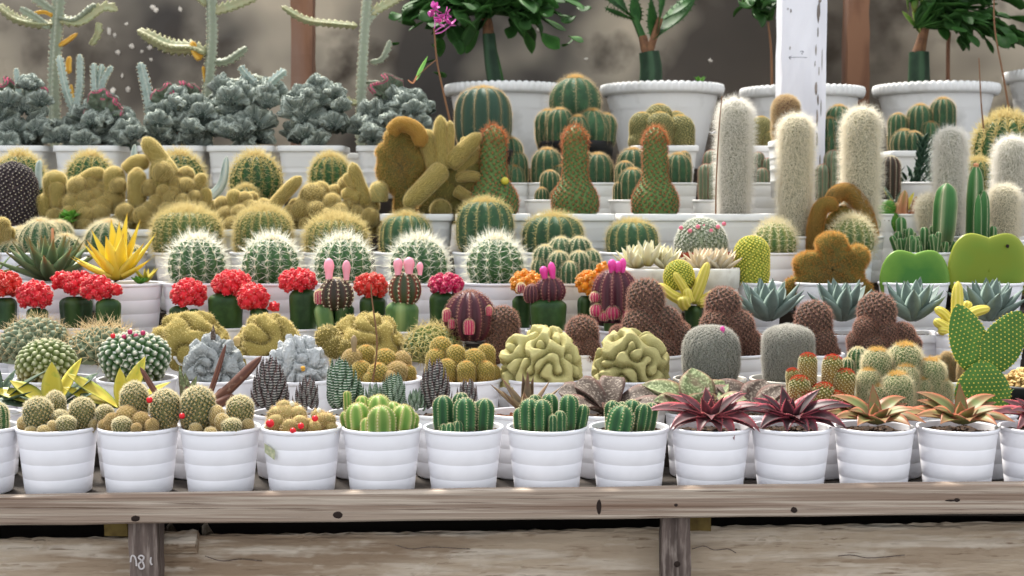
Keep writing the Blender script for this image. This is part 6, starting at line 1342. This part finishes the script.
crested(246, 'crested grey euphorbia between the pale candelabra stem and the brown post', [(226, 88, 16), (248, 90, 16), (262, 98, 14), (236, 106, 15), (256, 118, 15), (240, 128, 14), (224, 126, 13), (262, 132, 13), (246, 142, 12), (270, 88, 12)], [([(262, 94), (274, 80), (286, 70)], 8), ([(256, 84), (246, 74), (240, 66)], 7)])
crested(315, 'crested grey euphorbia just in front of the brown post', [(300, 106, 17), (322, 96, 15), (334, 102, 13), (308, 126, 15), (328, 122, 15), (318, 138, 13), (296, 132, 13), (340, 124, 12), (318, 82, 9), (336, 90, 10), (304, 94, 12)], [([(318, 100), (318, 84), (317, 74)], 8)])
crested(392, 'crested grey euphorbia with one pink-edged fan, behind the velvet golden crest', [(390, 88, 15), (408, 100, 15), (376, 110, 14), (394, 114, 14), (412, 122, 14), (380, 128, 14), (400, 134, 13), (420, 108, 12), (364, 124, 12), (384, 142, 12), (422, 130, 11)], pink=(0,))
def candelabra(px, lab, trunk, arms, young=()):
    p = Plant('candelabra_euphorbia', 'potted succulent', lab, px, 10, 'pale candelabra euphorbias at the back', dy=.15, D=38, rim=154)
    p.limb('fairy', trunk, 13, 12, 150, 'trunk', skin='ghost_stem', ribs=4, depth=.4, mode='sharp', L=.2, gap=.5, k=2, rad=.0006, tip=.05, tooth=(5.5, .5))
    for i, (pts, w_) in enumerate(arms): p.limb('fairy', pts, w_ * .85, w_ * 1.1, 90, 'arm', skin='ghost_arm' if i % 2 == 0 else 'ghost_stem', ribs=3, depth=.62, mode='sharp', L=.15, gap=.5, k=2, rad=.0006, tip=.25, tooth=(6, .55), rot=.4 + i)
    for pts, w_ in young: p.limb('fairy', pts, w_, w_ * .8, 12, 'young_arm', skin='young_yellow', ribs=3, depth=.3, L=.2, gap=.5)
    return p
candelabra(57, 'pale candelabra euphorbia with drooping toothed arms, nearest the frame corner', [(55, 152), (54, 90), (56, 40), (60, -12)], [([(55, 24), (36, 24), (14, 18), (-4, 4)], 11), ([(58, 18), (76, 20), (96, 4)], 13), ([(58, 20), (82, 22), (104, 8), (118, 10)], 11), ([(56, 12), (44, 4), (30, -8)], 11), ([(90, 45), (97, 34), (98, 22)], 9), ([(50, 28), (38, 18), (20, 8)], 10)], [([(58, 46), (66, 42), (78, 33)], 6), ([(69, 74), (69, 64), (70, 56)], 7), ([(73, 102), (72, 92), (71, 84)], 5), ([(54, 16), (44, 12), (32, 14)], 5)])
candelabra(209, 'pale candelabra euphorbia with one broad yellowish arm to each side', [(207, 152), (208, 90), (212, 40), (211, -12)], [([(206, 54), (192, 48), (168, 46), (137, 30)], 17), ([(214, 62), (228, 60), (247, 47)], 10), ([(214, 12), (234, 6), (262, -6)], 14), ([(214, 78), (236, 82), (256, 78), (270, 90)], 11), ([(206, 6), (198, -2), (190, -10)], 8)], [([(201, 60), (195, 52), (192, 41)], 10), ([(206, 84), (204, 72), (203, 66)], 5)])
candelabra(361, 'pale candelabra euphorbia with a long drooping arm crossing the brown post', [(361, 152), (361, 100), (364, 40), (368, -12)], [([(358, 26), (336, 24), (306, 20), (281, 6)], 9), ([(366, 24), (372, 16), (378, 10)], 11), ([(370, 14), (392, 2), (410, -10)], 13), ([(364, 82), (372, 82), (380, 82)], 5), ([(358, 104), (350, 102), (340, 96)], 8), ([(370, 62), (382, 58), (390, 40)], 8)])

# ================================================================== white bowls with leafy trees on the top shelf
GB = 'large white bowls with scalloped rims'
def bowl(px, lab, **k): return Plant('bowl_tree', 'potted tree', lab, px, 11, GB, soil='soil', **k)
def chain(mb, p, pts, w, L=None, dy=0.0):
    """a string of flat leaf segments along a curve of pixels"""
    q = bez([p.at(*a) for a in pts], 40); d = np.concatenate([[0], np.cumsum(np.linalg.norm(np.diff(q, axis=0), axis=1))]); L = (L or w * 1.5) * p.u; k = max(1, int(d[-1] / (L * .85)))
    for i in range(k):
        f = lambda s: np.array([np.interp(s, d, q[:, j]) for j in range(3)])
        a, b = f(i * d[-1] / k), f((i + 1) * d[-1] / k); v = b - a; l_ = np.linalg.norm(v); az = math.atan2(v[1] + RG.normal(0, .2) * l_, v[0]); el = math.asin(np.clip(v[2] / max(l_, 1e-9), -1, 1))
        leaf(mb, a, az, el, l_ * 1.25, w * p.u * RG.uniform(.8, 1.15), .12, RG.normal(0, .3), 'oval', .1, 0, 7, RG.uniform(-1.6, 1.6), RG.uniform())
def foliage(p, cx, cy, spans, w, n, seed, mname='segment_leaf'):
    r = np.random.default_rng(seed); mb = MB()
    for i in range(n):
        x0, y0, x1, y1 = spans[i % len(spans)]; ex, ey = r.uniform(x0, x1), r.uniform(y0, y1); d1, d2 = r.uniform(-.06, .06), r.uniform(-.16, .12)
        mx, my = (cx + ex) / 2 + r.normal(0, 8), min(cy, ey) - r.uniform(2, 16); chain(mb, p, [(cx + r.normal(0, 4), cy, 0), (mx, my, d1), (ex, ey, d2)], w * r.uniform(.8, 1.2))
    return p.build(mb, 'foliage', mname)
def trunk(p, pts, w0, w1, kind='dark_trunk', name='trunk', ribs=3):
    mb = MB(); n = 16; Stalk(bez([p.at(*q) for q in pts], n), np.linspace(w0, w1, n) / 2 * p.u, ribs, .3, seg=18).mesh(mb); return p.build(mb, name, kind)
p = bowl(506, 'white scalloped bowl with a drooping dark leafy tree, behind the big ribbed barrel')
trunk(p, [(496, 94), (491, 64), (488, 34)], 17, 14); trunk(p, [(503, 94, .01), (498, 70, .01), (492, 44, .01)], 8, 7, 'blade_leaf'); trunk(p, [(488, 38), (487, 24), (484, 10)], 13, 10, 'graft_bark', 'graft')
foliage(p, 486, 14, [(398, -8, 470, 44), (430, 0, 476, 60), (505, -8, 578, 38), (505, 6, 560, 50), (470, -14, 520, 12), (398, -4, 440, 30), (530, -10, 582, 20)], 17, 74, 3)
mb = MB()
for x, y in [(408, 18), (414, 26), (423, 22), (404, 14), (436, 60), (439, 72), (441, 50), (395, 45), (560, 40), (568, 36), (566, 44), (575, 16), (586, 6)]: c = p.at(x, y, RG.uniform(-.1, .05)); leaf(mb, c, RG.uniform(0, 6.3), RG.uniform(-.6, .4), 17 * p.u, 15 * p.u, .1, 0, 'oval', .1, 0, 8, RG.uniform(-1.5, 1.5), RG.uniform())
p.build(mb, 'foliage', 'segment_leaf')
p = bowl(661, 'white scalloped bowl with a forked green-bladed tree, behind the grey-gold cluster')
trunk(p, [(650, 94), (651, 70), (649, 52)], 24, 20, ribs=4); trunk(p, [(648, 56), (645, 48), (642, 36)], 13, 9, 'graft_bark', 'graft'); trunk(p, [(646, 48), (640, 32), (633, 16)], 9, 7, 'blade_leaf', 'branch'); trunk(p, [(649, 52), (654, 36), (660, 18)], 9, 7, 'graft_bark', 'branch')
for pts, w_ in [([(634, 20), (622, 4), (606, -12)], 20), ([(636, 22), (634, 4), (630, -14)], 18), ([(634, 20), (620, 16), (606, 10)], 7), ([(652, 40), (668, 18), (700, -4)], 22), ([(654, 38), (650, 14), (644, -12)], 18), ([(656, 34), (662, 10), (668, -14)], 18), ([(664, 20), (680, 6), (694, -2)], 14), ([(630, 16), (612, -2), (598, -12)], 14)]:
    mb = MB(); q = bez([p.at(*a) for a in pts], 12); v = q[-1] - q[0]; leaf(mb, q[0], math.atan2(RG.normal(0, .02), v[0]), math.asin(v[2] / np.linalg.norm(v)), np.linalg.norm(v) * 1.1, w_ * p.u, .12, .1, 'lance', .1, 0, 14, PI / 2 * RG.choice([-.8, .8]), RG.uniform(), teeth=9, tm=0, tl=.008); p.build(mb, 'blade', 'blade_leaf')
p.leaves(700, 84, 'small_leaf', [(i * 61, 50, 9, 4, 10) for i in range(6)], one='weed', name='weed', dy=-.09, shape='oval')
p = bowl(800, 'white scalloped bowl half hidden by the white painted post', rim=89)
trunk(p, [(772, 92), (771, 50), (768, 22)], 3, 2, 'dry_stalk', 'stem'); foliage(p, 770, 20, [(735, -10, 775, 14), (760, -10, 776, 22)], 14, 14, 5)
p = bowl(933, 'white scalloped bowl with a bushy tree on a stubby dark trunk')
trunk(p, [(919, 94), (919, 72), (919, 52)], 23, 20, ribs=4); trunk(p, [(918, 54), (921, 42), (925, 28)], 15, 9, 'graft_bark', 'graft')
foliage(p, 924, 28, [(940, -10, 1024, 36), (960, 20, 1030, 52), (940, 0, 1000, 40), (900, -14, 960, 6), (985, 30, 1030, 50)], 15, 56, 9)
for x0 in (905, 911, 918, 926): 
    mb = MB(); chain(mb, p, [(921, 36), (x0 + 4, 14), (x0, -12)], 8, 22); p.build(mb, 'blade', 'lime_green_skin')
trunk(p, [(948, 90, .05), (948, 50, .05), (949, 32, .05)], 4, 4, 'rust_post', 'stake', 0)
p = bowl(1064, 'white scalloped bowl higher at the frame edge', rim=72); foliage(p, 1064, 40, [(1040, -10, 1100, 30)], 15, 12, 12)

# ================================================================== orchid leaning over the velvet crest
p = Plant('pink_orchid', 'potted flower', 'thin bare orchid stalk topped with bright pink flowers', 462, 9, None, D=34, dy=-.03)
p.stick([(455, 196), (453, 140), (444, 95), (437, 62), (434, 28)], 2.6, 'dry_stalk', 'stem', 1.8)
mb = MB()
for x, y in [(436, 10), (431, 17), (441, 18), (447, 20), (439, 23), (451, 25), (433, 8), (445, 14)]:
    c = p.at(x, y, RG.uniform(-.02, .02))
    for i in range(5): leaf(mb, c, RG.uniform(0, 6.28), RG.uniform(-.8, 1.2), 8 * p.u, 5 * p.u, .1, .4, 'oval', .1, 0, 6, RG.uniform(-1, 1), RG.uniform())
p.build(mb, 'flower_cluster', 'orchid_petal')
for pts in ([(434, 32), (440, 28), (446, 24)], [(434, 30), (435, 24), (434, 16)], [(434, 34), (442, 32), (450, 26)]): p.stick(pts, 1.4, 'orchid_petal', 'flower_stalk')
p.leaves(415, 80, 'small_leaf', [(35, 58, 28, 9, 8)], shape='lance', name='leaf'); p.stick([(436, 60), (424, 70), (412, 82)], 1.2, 'dry_stalk', 'stem'); p.stick([(417, 76), (413, 83), (408, 80)], 2.0, 'euphorbia_pink', 'aerial_root')
